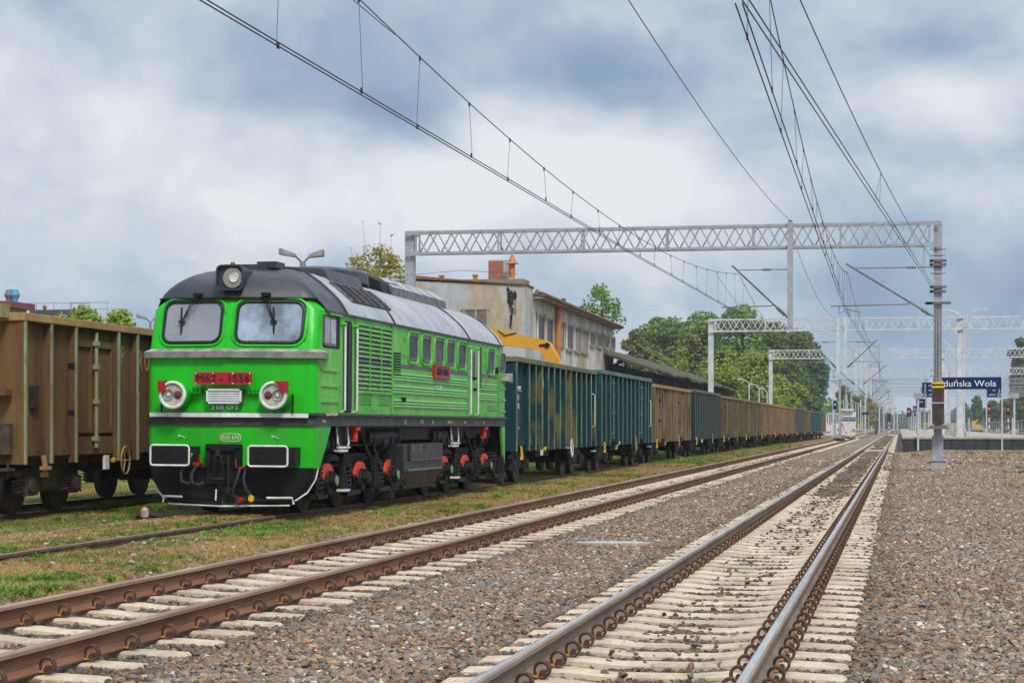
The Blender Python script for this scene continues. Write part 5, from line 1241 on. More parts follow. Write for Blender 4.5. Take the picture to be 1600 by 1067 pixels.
# stitch wires by the first gantry
b = MB(); b.tube([(-5.97, GY[0] - 9, 6.5), (-5.93, GY[0] - 4, 6.16), (-5.9, GY[0] - .35, 6.0)], .006, 5); b.build('stitch_wire', M_WIRE, t)
b = MB(); b.tube([(-6.74, yb_ - 2, 6.9), (-6.62, yb_ + 6.2, 6.68)], .006, 5); b.build('stitch_wire', M_WIRE, t)
t = line_thing('twin overhead wire above the near main line')
catenary(t, [(-1.45, -38.), (-1.55, yb_)], sag=.9); catenary(t, [(-1.55, yb_), (-1.9, GY[0] - .35)], drop=3.6, hc=5.6)
catenary(t, [(-1.9, GY[0] - .35)] + [(-1.4 if i % 2 else -1.9, y) for i, y in enumerate(GY[1:], 1)], drop=6.5)
t = line_thing('overhead wire drawn off to the counterweights on the near gantry post', 'anchored_overhead_line')
A0 = pt(1165, 0, 20.3); A1 = Vector((xr_ - .1, GY[0] - .2, 6.42)); A00 = A0 + (A0 - A1) * .6; b = MB()
for s_ in (-.035, .035): b.tube([A00 + Vector((s_, 0, 0)), A0 + Vector((s_, 0, 0)), A1 + Vector((s_, 0, .03 * (s_ > 0)))], WR, 5)
b.build('contact_wires', M_WIRE, t)
B0 = pt(1250, 0, 24.5); B1 = Vector((xr_ - .1, GY[0] - .2, 7.52)); P = sagline(B0, B1, .38); b = MB(); b.tube([B0 + (B0 - B1) * .6] + P, WR, 5); b.build('messenger_wire', M_WIRE, t)
for f_ in (.36, .8):
    q = P[int(f_ * 24)]; k = (q.y - A0.y) / (A1.y - A0.y); r_ = A0.lerp(A1, k)
    for s_ in (-.05, .05): b = MB(); b.cyl(q, r_ + Vector((s_, 0, 0)), .0035, 4); b.build('dropper', M_WIRE, t)
t = line_thing('single earth wire ending on top of the near gantry', 'earth_wire')
b = MB(); P = sagline((-4.0, -20, 9.1), (-4.0, GY[0] - .1, 9.1), 1.25, 30); b.tube(P, WR, 5)
b.cyl((-4.0, GY[0] - .2, 8.9), (-4.0, GY[0] - .2, 9.12), .06, 8)
for a, c in zip(GY, GY[1:]): b.tube(sagline((-4.1, a, 9.05), (-4.1, c, 9.05), 1.1, 12), WR, 5)
b.build('wire', M_WIRE, t)
# masts standing among the far tracks
for i, (px, Z, tp, w_) in enumerate(((1352, 420, 560, .3), (1374, 500, 545, .3), (1389, 620, 590, .35), (1397, 760, 610, .4), (1381, 700, 600, .35), (1362, 640, 610, .3), (1402, 900, 625, .4), (1345, 560, 620, .3))):
    p = pt(px, 666, Z); zt_ = CH + (666 - tp) * Z / F * .92
    tt = thing('line_mast', 'slim pale overhead mast in the hazy distance, number %s along the line' % ['one', 'two', 'three', 'four', 'five', 'six', 'seven', 'eight'][i], 'mast', (p.x, p.y, 0), group='far masts along the line')
    b = MB(); b.box(-w_ / 2, w_ / 2, -w_ / 2, w_ / 2, -.2, zt_); b.build('post', M_GALVW, tt); b = MB(); b.bar((0, 0, 6.0), (2.2, 0, 7.3), .1); b.bar((0, 0, 7.2), (2, 0, 7.2), .06); b.build('cantilever', M_CANT, tt)
# ---------------------------------------------------------------- warehouse behind the train
M_PLAST = mat('stained plaster end wall', (.42, .345, .25), (.44, .455, .48), (.15, .12, .09), scale=.35, rough=.9, lo=.45, hi=.56, s3=.9, t3=.66, w3=.12, stretch=(1, 1, .7), bump=.15, bscale=5, var=.15)
M_PLAST2 = mat('stained plaster side wall', (.58, .56, .55), (.42, .35, .26), (.2, .16, .12), scale=.35, rough=.9, lo=.42, hi=.6, s3=.9, t3=.58, w3=.12, stretch=(1, 1, .35), bump=.15, bscale=5, var=.18)
M_RTRIM = mat('rusty orange roof edge', (.26, .12, .05), (.15, .08, .045), scale=2, rough=.8)
M_ORP = mat('orange pipe', (.52, .20, .04), (.4, .16, .05), scale=2, rough=.6)
M_FELT = mat('roof felt', (.07, .065, .06), (.12, .10, .08), scale=.5, rough=.9)
M_WIN = mat('old window boards', (.36, .33, .29), (.25, .22, .18), scale=2, rough=.8); M_WGL = mat('dusty dark glass', (.05, .05, .05), (.14, .12, .10), scale=.8, rough=.5, spec=.15)
def brick(name, c1, c2, mo, sc=6):
    m = bpy.data.materials.new(name); m.use_nodes = True; N = m.node_tree.nodes; L = m.node_tree.links; B = N['Principled BSDF']; B.inputs['Roughness'].default_value = .9
    g = N.new('ShaderNodeTexCoord'); mp = N.new('ShaderNodeMapping'); mp.inputs['Rotation'].default_value = (R(90), 0, 0); L.new(g.outputs['Object'], mp.inputs[0])
    k = N.new('ShaderNodeTexBrick'); k.inputs['Scale'].default_value = sc; k.inputs['Color1'].default_value = (*c1, 1); k.inputs['Color2'].default_value = (*c2, 1); k.inputs['Mortar'].default_value = (*mo, 1); k.inputs['Mortar Size'].default_value = .03; k.inputs['Row Height'].default_value = .35
    L.new(mp.outputs[0], k.inputs['Vector']); L.new(k.outputs[0], B.inputs['Base Color']); return m
def warehouse():
    D0 = 22.; y0 = yat(820, D0); t = thing('warehouse', 'derelict two storey plastered warehouse with stained end wall and orange downpipe', 'building', (-D0, y0, 0), rz=R(.9))
    Ln = 42.5; zE = 9.35; W_ = 7.25
    # main block: tall end part and long part
    b = MB(); b.prism([(-W_, -.2), (0, -.2), (0, 9.86), (-W_, 10.25)], 1, 0, 3.0); b.build('end_wall', M_PLAST, t)
    b = MB(); b.box(-W_, -.03, 3.0, Ln, -.2, zE); b.build('side_wall', M_PLAST2, t)
    b = MB(); b.prism([(-W_, 9.75), (.55, 9.42), (.62, 9.58), (-W_, 9.95)], 1, 3.0, Ln + .3); rf = b.build('roof', M_FELT, t)
    b = MB(); b.box(.0, .60, 3.05, Ln + .25, 9.28, 9.42); b.build('eave_board', mat('eave grey', (.35, .32, .28), (.2, .17, .13), scale=.8, rough=.9), rf)
    b = MB(); b.tube([(.66, 3.0, 9.52), (.66, 16, 9.5), (.66, Ln + .3, 9.46)], .13, 8); b.bar((.45, 3, 9.66), (.4, Ln, 9.62), .25, .08); b.build('gutter', M_RTRIM, rf)
    b = MB(); b.prism([(-W_, 10.6), (0.03, 9.86), (.06, 9.98), (-W_, 10.37)], 1, -.1, 3.1); b.build('parapet_cap', M_RTRIM, rf)
    # downpipe
    v = yat(873, D0) - y0; b = MB(); b.cyl((.14, v, 1), (.14, v, 9.4), .22, 10); b.build('downpipe', M_ORP, t, smooth=True)
    # windows on the long side
    for i, (a, c, tp, bt) in enumerate(((841.5, 853, 490, 531), (856.5, 867.5, 495, 535), (878, 887, 501, 539), (891, 902, 506, 545), (905, 915.5, 509, 548), (918, 928, 513, 550), (931, 939.5, 516, 539), (943, 951.5, 519, 541), (955, 963, 522, 543), (966, 973, 525.5, 546))):
        va, vb = yat(a, D0 - .02) - y0, yat(c, D0 - .02) - y0; zt_, zb_ = zat(tp, a, D0), zat(bt, a, D0)
        b = MB(); b.box(-.04, .02, va, vb, zb_, zt_, 1); b.box(-.03, .08, va - .05, vb + .05, zb_ - .14, zb_ - .04, 0)
        for u in (va, (va + vb) / 2 - .04, vb - .08): b.box(.0, .04, u, u + .08, zb_, zt_, 0)
        b.box(0, .05, va, vb, zt_ - .12, zt_, 0); b.box(0, .05, va, vb, zb_ - .02, zb_ + .1, 0)
        if i in (2, 4, 5): b.box(.02, .045, va + .12, vb - .5, zb_ + .1, zt_ - .4, 0)
        f_ = b.build('window', [M_WIN, M_WGL], t)
        b = MB(); b.box(.0, .10, va - .14, va - .02, zb_, zt_ + .1); b.box(.0, .10, vb + .02, vb + .1, zb_, zt_ + .1); b.build('window_reveal', M_PLAST2, f_)
    # window and stain on end wall
    def ex(px, py, yy=-.02): # pixel on end wall -> local
        Z = 118.8 + 0; D = (VX - px) * (CP * (y0) + SP * 24) / CC; z = CH + (HY - py) * (CP * y0 + SP * 24) / F; return (-(D) + D0, z)
    xa, za = ex(722, 484); xb, zb_ = ex(763, 510); b = MB(); b.box(xa, xb, -.03, .02, zb_ - 1.5, za, 1)
    for x in (xa, (xa + xb) / 2 - .05, xb - .1): b.box(x, x + .12, -.06, .0, zb_ - 1.5, za, 0)
    b.box(xa - .1, xb + .1, -.08, 0, za, za + .12, 0); b.build('window', [mat('dull frame', (.34, .32, .27)), mat('rusty board', (.16, .11, .09), (.22, .17, .14), scale=4)], t)
    b = MB(); r_ = random.Random(4)
    P = [(798, 456), (802, 460), (799, 465), (802, 474), (803, 485), (797, 478), (800, 497), (799, 507)]
    for k, (px, py) in enumerate(P):
        for j in range(7 if k < 5 else 4):
            x, z = ex(px + r_.uniform(-4, 5) * (1 if k < 5 else .4), py + r_.uniform(-4, 4)); w_ = r_.uniform(.03, .11) * (1 if k in (0, 1, 2) else .35); h_ = r_.uniform(.06, .3) * (1 if k < 3 else 1.5); q = []
            for a in range(9): an = a / 9 * 6.283; q.append((x + w_ * math.cos(an) * r_.uniform(.6, 1.2), -.012 - .001 * j - .01 * k, z + h_ * math.sin(an) * r_.uniform(.6, 1.1)))
            b.quad(*q)
    b.build('tar_stain', mat('black tar', (.01, .01, .01), rough=.4), t)
    # rooftop: chimney, vents, low upstand
    xa, z_ = ex(765, 440); xb, _ = ex(791, 440); zc = ex(766, 403)[1]
    b = MB(); b.box(-3.6 - 0, 0, 0, 1, 0, 1) if False else None
    b = MB(); xa -= .38; xb -= .2; b.box(xa, xb, 1.6, 2.6, 10.0, zc); ch = b.build('chimney', M_PLAST, rf)
    b = MB(); b.box(xa + .02, xb - .24, 1.55, 1.6, 10.35, zc - .06); b.build('exposed_brick', mat('weathered brick', (.36, .12, .065), (.22, .10, .065), (.42, .33, .24), scale=5, s3=9, t3=.56, stretch=(1, 1, 3), lo=.45, hi=.55, rough=.9), ch)
    x1, _ = ex(714, 440); x2, _ = ex(816, 440); b = MB(); b.box(x1, x2, .8, 3, 9.9, 10.33); b.build('roof_upstand', mat('grey block', (.18, .16, .13), (.25, .21, .16), scale=1.2, rough=.9), rf)
    xp, _ = ex(797, 440); b = MB(); b.cyl((xp, 1, 10.4), (xp, 1, 11.3), .17, 12); b.tube([(xp, 1, 11.25), (xp, 1, 11.35), (xp, 1, 11.8)], .42, 10, r2=.08); b.build('roof_vent', M_ORP, rf)
    for px in (685, 740): x, _ = ex(px, 440); b = MB(); b.box(x - .12, x + .12, .2, .45, 9.9, 10.52); b.box(x - .16, x + .16, .15, .5, 10.5, 10.57); b.build('roof_vent', M_ORP, rf)
    for px, D in ((847, 23.5), (870, 23.5)): v = yat(px, D) - y0; b = MB(); b.tube([(-1.6, v, 9.7), (-1.6, v, 10.15), (-1.6, v, 10.6)], .45, 8, r2=.1); b.box(-2, -1.2, v - .5, v + .9, 9.5, 9.95); b.build('roof_vent', M_RTRIM, rf)
    for v in (22, 31): b = MB(); b.tube([(-1.0, v, 9.6), (-1.0, v, 10.5)], .25, 8, r2=.15); b.build('roof_vent', M_FELT, rf)
    b = MB(); b.tube([(x2 - .9, .9, 10.5), (x2 - .9, .9, 11.2), (x2 - .6, .9, 11.35), (x2 - .4, .9, 11.2)], .02, 5); b.tube([(-7, .3, 10.6), (-4, .3, 10.85), (-.5, .3, 10.6)], .012, 4); b.build('lightning_rod', M_WIRE, rf)
    return t
warehouse()
# open timber goods shed behind it
def shed():
    D0 = 21; y0 = yat(975, D0) + .5; t = thing('goods_shed', 'dark timber goods shed with long drooping mossy roof beyond the warehouse', 'building', (-D0, y0, 0), rz=R(.5))
    y1 = yat(1128, D0) - y0; ye = yat(1168, 19.) - y0
    z0, z1 = 6.9, 6.25
    M_DT = mat('dark timber boards', (.022, .018, .017), (.045, .035, .03), scale=2, rough=.85, stretch=(1, 4, .3)); M_MOSS = mat('mossy felt roof', (.085, .065, .05), (.055, .055, .035), (.15, .12, .10), scale=.9, rough=.95, s3=2, t3=.58)
    b = MB(); b.box(-12, -.6, 1, y1, -.2, 6.2); wl_ = b.build('wall', M_DT, t)
    b = MB()
    for k in range(16): v = 2 + (y1 - 3) * k / 15; b.box(-.62, -.5, v - .1, v + .1, .5, 5.6)
    b.build('wall_post', mat('grey blue boards', (.05, .05, .055), rough=.8), wl_)
    for k in range(15):
        v = 2 + (y1 - 3) * (k + .5) / 15
        if k % 2: b = MB(); b.box(-.6, -.55, v - .9, v + .9, 1.2, 4.6); b.build('sliding_door', mat('faded blue grey planks', (.06, .065, .075), (.035, .035, .04), scale=3), wl_)
    k = 60; rr = []
    for i in range(k + 1):
        v = -.6 + (ye + .6) * i / k; s_ = .10 * math.sin(i * .5) + .06 * math.sin(i * 1.3); edge = 5.72 + s_ * .8
        rr.append([(-12, v, 9.9 + s_), (-6, v, 8.7 + s_), (2.4, v, edge + .15), (2.4, v, edge), (-6, v, 8.5 + s_), (-12, v, 9.6)])
    b = MB(); b.loft(rr); b.build('roof', M_MOSS, t)
    for k in range(10): v = 2 + (y1 - 3) * k / 9; b = MB(); b.bar((-.6, v, 3.6), (2.0, v, 5.5), .16); b.bar((-.6, v, 5.85), (2.2, v, 5.6), .18); b.build('bracket', M_DT, t)
    v = yat(1071, 23) - y0; b = MB(); b.cyl((-2, v, 7.0), (-2, v, 8.6), .15, 8); b.build('stove_pipe', M_RTRIM, t)
shed()
# factories at far left
def box_building(name, label, px0, px1, top, Z, m_, rm, depth=12, slope=0.):
    a, c = pt(px0, top, Z), pt(px1, top + slope, Z); t = thing(name, label, 'building', (a.x, a.y, 0)); w_ = c.x - a.x
    b = MB(); b.prism([(0, -.2), (w_, -.2), (w_, c.z), (0, a.z)], 1, 0, depth); b.build('wall', m_, t)
    b = MB(); b.prism([(-.3, a.z), (w_ + .3, c.z), (w_ + .3, c.z + .3), (-.3, a.z + .3)], 1, -.3, depth + .3); rf = b.build('roof', rm, t); return t, a, w_, rf
M_REDR = mat('dull red metal roof', (.22, .06, .07), (.16, .05, .05), scale=.8, rough=.6)
M_BLUE = mat('blue vent paint', (.08, .28, .45), (.2, .12, .08), scale=1.2, lo=.55, hi=.62)
t, a, w_, rf = box_building('factory_building', 'pale factory wall with dull red roof edge behind the brown wagon at far left', -60, 20, 478, 95, mat('pale block wall', (.34, .32, .31), (.26, .25, .25), scale=.6, rough=.9), M_REDR, depth=2, slope=4)
for px, m_ in ((19, mat('rusty blue vent', (.12, .2, .3), (.25, .09, .05), scale=2)), (29, M_BLUE)):
    q = pt(px, 480, 97); b = MB(); x = q.x - a.x; b.cyl((x, 2, a.z - .3), (x, 2, a.z + .55), .15, 10); b.tube([(x, 2, a.z + .4), (x, 2, a.z + .62)], .14, 10, r2=.24); b.tube([(x, 2, a.z + .62), (x, 2, a.z + .9)], .24, 10, r2=.13); b.build('roof_vent', m_, rf)
t, a, w_, rf = box_building('factory_building', 'low dark roofed factory with thin rooftop railing seen over the brown wagon', 58, 112, 494, 105, mat('grey factory wall', (.2, .2, .2)), mat('dark slate roof', (.06, .065, .08), (.1, .1, .11), scale=1, rough=.8), depth=1.6, slope=0)
b = MB()
for k in range(6): x = -1.5 + k * 1.0; b.cyl((x, 1, a.z), (x, 1, a.z + .75), .015, 5)
for z in (.4, .75): b.cyl((-1.5, 1, a.z + z), (3.6, 1, a.z + z), .012, 5)
b.build('railing', M_CANT, rf)
b = MB(); x = pt(70, 480, 106).x - a.x; b.cyl((x, 1, a.z), (x, 1, a.z + .5), .08, 8); b.tube([(x, 1, a.z + .5), (x, 1, a.z + .65)], .17, 8, r2=.05); b.build('roof_vent', M_RTRIM, rf)
b = MB(); x = pt(133, 480, 106).x - a.x; b.cyl((x, 1, a.z - .2), (x, 1, a.z + .6), .2, 10); b.tube([(x, 1, a.z + .6), (x, 1, a.z + .75)], .2, 10, r2=.08)
for dx in (-.5, .5): b.cyl((x + dx, .6, a.z), (x + dx, .6, a.z + .7), .02, 5)
for z in (.35, .7): b.cyl((x - .5, .6, a.z + z), (x + .5, .6, a.z + z), .015, 5)
b.build('roof_vent', mat('old vent', (.3, .3, .3), (.25, .12, .07), scale=3), rf)
# excavator behind the first wagons: arm shows over them
def excavator():
    Z = 88.; o = pt(700, 600, Z); t = thing('excavator', 'yellow excavator behind the wagons, its long bent arm showing over them', 'excavator', (o.x, o.y, 0))
    def q(px, py): p = pt(px, py, Z); return (p.x - o.x, p.z)
    out = [(700, 545), (740, 525), (772, 512), (778, 513), (800, 520), (858, 533), (866, 538), (874, 551), (880, 562), (890, 590), (893, 625), (880, 640), (870, 590), (864, 571), (856, 556), (849, 549), (840, 546), (795, 541), (786, 541), (760, 552), (710, 580)]
    b = MB(); b.prism([q(*p) for p in out], 1, -.28, .28); M_AR = mat('orange yellow machine paint', (.66, .33, .02), (.60, .29, .025), scale=1.2, rough=.45); arm = b.build('boom', M_AR, t)
    b = MB(); x, z = q(862, 541); b.cyl((x, -.34, z), (x, .34, z), .12, 10); b.box(x - .35, x, -.32, -.29, z - .05, z + .05); b.build('boom_pin', M_BLACK, arm)
    b = MB(); x0, z0 = q(784, 518); b.tube([(x0, -.3, z0), (x0 + .3, -.33, z0 - .2), (x0 + .8, -.3, z0 - .1)], .025, 6); b.build('hydraulic_hose', M_RUB, arm)
    x, z = q(700, 560)
    b = MB(); b.box(x - 2.6, x + .6, -1.2, 1.2, 1.1, 2.3); b.build('cab_deck', M_AR, t); b = MB(); b.box(x - .6, x + .6, -1.2, -.2, 2.3, 3.9); b.build('cab', M_GLASS, t)
    for s_ in (-1.1, 1.1):
        b = MB(); b.prism([(x - 2.8, .4), (x - 2.4, 0), (x + 1.2, 0), (x + 1.6, .4), (x + 1.4, .9), (x - 2.6, .9)], 1, s_ - .28, s_ + .28); b.build('crawler_track', M_UNDER, t)
    b = MB(); x, z = q(884, 640); b.prism([(x - .5, z), (x + .5, z), (x + .4, z - 1), (x, z - 1.4), (x - .6, z - .8)], 1, -.6, .6); b.build('bucket', M_UNDER, t)
excavator()

# ---------------------------------------------------------------- trees
def crown(name, lobes, n, s, m, parent, seed, up=.5, asp=.62):
    """lobes: (x,y,z,rx,ry,rz,weight). leaf clumps as small folded faces"""
    g = np.random.default_rng(seed); L_ = np.array(lobes, float); w = L_[:, 6] * (L_[:, 3] * L_[:, 5] + .01); idx = g.choice(len(L_), n, p=w / w.sum())
    d = g.normal(size=(n, 3)); d /= np.linalg.norm(d, axis=1)[:, None]; r = g.random(n) ** .38
    # break the surface into sub clumps
    q = L_[idx, :3] + d * r[:, None] * L_[idx, 3:6]
    cs = (L_[:, 3:6].mean() * .42)
    cell = np.floor(q / cs + .5); rn = [hash01(cell[:, 0] * 1.7 + cell[:, 1] * 9.1, cell[:, 2] * 3.3 + k) - .5 for k in (1, 2, 3)]
    cen = (cell + np.stack(rn, -1) * .8) * cs; q = q + (cen - q) * (.42 * g.random(n) ** .5)[:, None]
    keep = hash01(cell[:, 0] * 5.7 + 3, cell[:, 1] * 2.1 + cell[:, 2] * 7.7) > .07; q = q[keep]; n = len(q); d = d[keep]
    nr = d * .7 + g.normal(size=(n, 3)) * .6 + (0, 0, up); nr /= np.linalg.norm(nr, axis=1)[:, None]
    a = np.cross(nr, g.normal(size=(n, 3))); a /= np.linalg.norm(a, axis=1)[:, None]; b = np.cross(nr, a)
    sz = s * g.uniform(.55, 1.25, n)[:, None]
    v = np.stack([q - a * sz, q + b * sz * asp - nr * sz * .1, q + a * sz, q - b * sz * asp - nr * sz * .1], 1).reshape(-1, 3)
    me = bpy.data.meshes.new(name); f = np.arange(n * 4).reshape(-1, 4); me.from_pydata(v.tolist(), [], f.tolist()); me.materials.append(m)
    o = bpy.data.objects.new(name, me); COL.objects.link(o); o.parent = parent; return o
M_BARK = mat('bark', (.07, .055, .04), (.12, .10, .075), scale=4, rough=.9, stretch=(1, 1, .2))
LM = {
 'dark': leaf_mat('dark foliage', (.045, .095, .022), (.14, .23, .045)), 'mid': leaf_mat('mid green foliage', (.085, .17, .027), (.24, .36, .06)),
 'bright': leaf_mat('bright green foliage', (.13, .23, .025), (.35, .45, .06), (.42, .32, .06)), 'yellow': leaf_mat('yellowing foliage', (.09, .13, .025), (.24, .25, .06), (.34, .24, .06)),
 'deep': leaf_mat('deep green foliage', (.045, .095, .025), (.13, .21, .05)), 'autumn': leaf_mat('autumn foliage', (.20, .22, .03), (.42, .34, .05), (.4, .25, .04)), 'blue': leaf_mat('blue green foliage', (.04, .08, .05), (.11, .17, .08)),  # deep is a darker green leaf colour
}
def tree(label, px, Z, topy, wpx, kind, n, s, seed, kindname='tree', base=-.2, cz0=.22, lob=14, trunk=True, group=None, up=.5, flat=1.0):
    """px centre, topy top pixel, wpx crown width in px"""
    r_ = random.Random(seed); p = pt(px, HY, Z); h = CH + (HY - topy) * Z / F; w_ = wpx * Z / F / 2
    t = thing(kindname, label, 'tree', (p.x, p.y, base), group=group); h -= base
    lo = h * cz0; lobes = [(0, 0, (lo + h) / 2, w_ * .72, w_ * .7, (h - lo) * .42, 1.0)]
    for i in range(lob):
        a = r_.uniform(0, 6.283); zz = lo + (h - lo) * r_.uniform(.08, .9); k = math.sqrt(max(0, 1 - ((zz - (lo + h) / 2) / ((h - lo) * .56)) ** 2)); rr = w_ * k * r_.uniform(.45, .8)
        rs = w_ * r_.uniform(.24, .42); rs = min(rs, (h - zz) * 1.0 + .05 * h, w_ * 1.02 - rr + .1 * w_)
        lobes.append((math.cos(a) * rr, math.sin(a) * rr, zz, rs, rs, rs * r_.uniform(.65, .95) * flat, 1.3))
    lobes.append((r_.uniform(-.2, .2) * w_, 0, h - w_ * .28, w_ * .36, w_ * .36, w_ * .26, 1.3))
    crown('crown', lobes, n, s, LM[kind], t, seed, up)
    b = MB(); tr = h * .022 + .06; b.tube([(0, 0, 0), (.02 * h, 0, h * .3), (0, .01 * h, h * .62), (0.01 * h, 0, h * .85)], tr, 8, r2=tr * .25)
    for i in range(6): a = r_.uniform(0, 6.283); z = h * r_.uniform(.25, .6); l = w_ * r_.uniform(.5, .85); b.tube([(0, 0, z), (math.cos(a) * l * .5, math.sin(a) * l * .5, z + l * .3), (math.cos(a) * l, math.sin(a) * l, z + l * .75)], tr * .45, 6, r2=tr * .12)
    b.build('trunk', M_BARK, t, smooth=True); return t
grp = 'trees behind the goods shed'
TR = [ # label, px, Z, topy, wpx, kind, n, leaf, seed
 ('tall dark green tree, highest of the clump behind the second gantry', 1160, 330, 474, 130, 'mid', 15000, .42, 1),
 ('broad dark green tree left of the highest one', 1085, 345, 484, 130, 'mid', 15000, .42, 2),
 ('green tree at the left shoulder of the clump', 1030, 350, 494, 90, 'mid', 11000, .42, 3),
 ('brownish tree beside the end of the warehouse', 1000, 300, 512, 76, 'yellow', 9000, .36, 4),
 ('dark tree right of the highest one, over the lattice beam', 1218, 350, 500, 110, 'dark', 14000, .42, 5),
 ('deep green tree at the right edge of the clump', 1262, 400, 516, 92, 'deep', 15000, .45, 6),
 ('deep green lower tree nearest to the tracks at right', 1240, 365, 560, 110, 'deep', 14000, .42, 7),
 ('tan tinted tree in the middle of the clump', 1090, 290, 508, 74, 'yellow', 9000, .34, 8),
 ('small round light green tree over the goods shed', 1062, 250, 542, 52, 'bright', 7000, .24, 9),
 ('bright green tree in front, left of the second gantry post', 1128, 240, 540, 96, 'bright', 13000, .26, 10),
 ('bright green tree in front, between two gantry posts', 1178, 246, 548, 100, 'bright', 14000, .26, 11),
 ('bright green lower tree just left of the dark trees', 1222, 262, 584, 74, 'bright', 9000, .26, 12),
 ('yellow green tree behind the left gantry post', 1105, 262, 560, 66, 'bright', 8000, .28, 14),
 ('olive tree beneath the brownish one beside the shed', 1030, 290, 550, 80, 'mid', 9000, .34, 13),
]
for lab, px, Z, ty, wp, k, n, s, sd in TR: tree(lab, px, Z, ty, wp, k, n, s, sd, 'broadleaf_tree', group=grp, cz0=.08)
tree('yellowing young tree behind the locomotive roof', 586, 118, 378, 122, 'autumn', 9000, .10, 21, 'young_tree', cz0=.35, lob=20, up=.2)
tree('small tree growing behind the warehouse roof', 938, 176, 445, 84, 'mid', 1500, .17, 22, 'small_tree', cz0=.66, lob=12)
tree('green bush tree behind the brown wagon, left half', 125, 72, 476, 112, 'bright', 7000, .10, 23, 'bushy_tree', cz0=.3, lob=14, up=.3)
tree('green bush tree behind the brown wagon, right half', 180, 74, 480, 100, 'bright', 7000, .10, 24, 'bushy_tree', cz0=.3, lob=14, up=.3)
tree('sapling sprouting from the warehouse corner', 972, 160, 560, 26, 'bright', 500, .12, 25, 'sapling', cz0=.75, lob=6)
# thin bare twigs above the young tree
for px, ty, Z, px2 in ((548, 388, 118, 556), (566, 345, 118, 575), (594, 350, 118, 594), (612, 368, 118, 607)):
    p, q = pt(px2, 430, Z), pt(px, ty, Z); t = thing('bare_twig', 'thin upright twig with few leaves near x=%s above the young tree' % {548: 'its left edge', 566: 'its highest tip', 594: 'its middle', 612: 'its right edge'}[px], 'twig', (p.x, p.y, p.z - 1), group=None)
    t['label'] = {548: 'thin bare twig at the left edge of the young tree', 566: 'longest bare twig on top of the young tree', 594: 'bare twig above the middle of the young tree', 612: 'bare twig at the right edge of the young tree'}[px]
    b = MB(); v = q - p; b.tube([(0, 0, 0), (v.x * .4, 0, 1 + v.z * .4), (v.x, 0, 1 + v.z)], .02, 5, r2=.006); b.build('stem', M_BARK, t)
    crown('leaves', [(v.x, 0, 1 + v.z, .10, .10, .10, .6), (v.x * .6, 0, 1 + v.z * .45, .18, .2, .5, 1)], 46, .07, LM['autumn'], t, px)
rg_ = [('tall poplar at the right edge of the photo', 1596, 470, 527, 52, 'dark', 9000, .5, 31), ('second poplar, cut by the right edge', 1622, 480, 540, 50, 'mid', 6000, .5, 32), ('dark spruce like tree beyond the red signals', 1527, 560, 618, 22, 'deep', 3500, .5, 33),
 ('hazy tree beside the right sign board', 1553, 600, 625, 34, 'blue', 4000, .6, 34), ('low yellow green tree beyond the platform', 1575, 520, 622, 34, 'yellow', 4000, .5, 35), ('far dark tree behind the kilometre sign', 1508, 640, 628, 22, 'deep', 3000, .6, 36),
 ('yellowing tree beyond the left platform', 1356, 620, 612, 34, 'autumn', 4500, .5, 37), ('dark tree behind the station shelter', 1322, 520, 602, 40, 'deep', 5500, .5, 38), ('green tree between shelter and lamps', 1340, 640, 618, 30, 'dark', 4000, .6, 39), ('green bush tree behind the last wagons', 1296, 480, 632, 40, 'mid', 4500, .4, 40), ('small dark tree at the end of the left row', 1371, 700, 630, 14, 'deep', 2500, .6, 41)]
for lab, px, Z, ty, wp, k, n, s, sd in rg_: tree(lab, px, Z, ty, wp, k, n, s, sd, 'broadleaf_tree', group='far trees beside the station', cz0=.02)
# distant wood closing the view
L1 = []
r_ = random.Random(9)
p = pt(1400, 666, 1300)
for i in range(60): q = pt(1290 + i * 5.6, 666, 1250 + r_.uniform(-60, 200)); L1.append((q.x - p.x, q.y - p.y, 5, r_.uniform(9, 15), 10, r_.uniform(6, 10) * (.8 if 1380 < 1290 + i * 5.6 < 1440 else 1), 1))
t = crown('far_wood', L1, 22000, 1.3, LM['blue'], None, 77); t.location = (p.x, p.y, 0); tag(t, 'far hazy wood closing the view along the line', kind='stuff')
# distant wood far left to hide the horizon behind the yard
L1 = []; p = pt(500, 666, 420)
for i in range(46): q = pt(-500 + i * 40, 666, 420 + r_.uniform(-20, 60)); L1.append((q.x - p.x, q.y - p.y, 3.5, 6, 5, r_.uniform(4, 6.5), 1))
t = crown('tree_belt', L1, 16000, .7, LM['mid'], None, 78); t.location = (p.x, p.y, 0); tag(t, 'low belt of trees far behind the yard', kind='stuff')
# ---------------------------------------------------------------- lamps
def lamp2(label, px, Z, topy, span, hp=.12):
    p = pt(px, HY, Z); h = CH + (HY - topy) * Z / F; t = thing('street_lamp', label, 'street lamp', (p.x, p.y, -.1)); 
    b = MB(); b.tube([(0, 0, 0), (0, 0, h - .15)], hp, 8, r2=hp * .75); b.build('pole', mat('lamp pole concrete', (.16, .15, .14), (.24, .22, .2), scale=2, rough=.8), t)
    for s_, dy in ((-1, -.5), (1, .3)):
        b = MB(); b.tube([(0, 0, h - .2), (s_ * span * .35, dy * .3, h + .02)], .03, 6); b.build('arm', M_CANT, t)
        b = MB(); b.loft([[(s_ * span * .3, dy * .3 - .08, h - .04), (s_ * span * .3, dy * .3 + .08, h - .04), (s_ * span * .3, dy * .3 + .08, h + .08), (s_ * span * .3, dy * .3 - .08, h + .08)],
                          [(s_ * span, dy - .16, h + .02), (s_ * span, dy + .16, h + .02), (s_ * span, dy + .13, h + .24), (s_ * span, dy - .13, h + .24)]]); b.build('lamp_head', mat('lamp head grey', (.2, .2, .2), (.3, .29, .27), scale=5, rough=.5), t, bevel=.03)
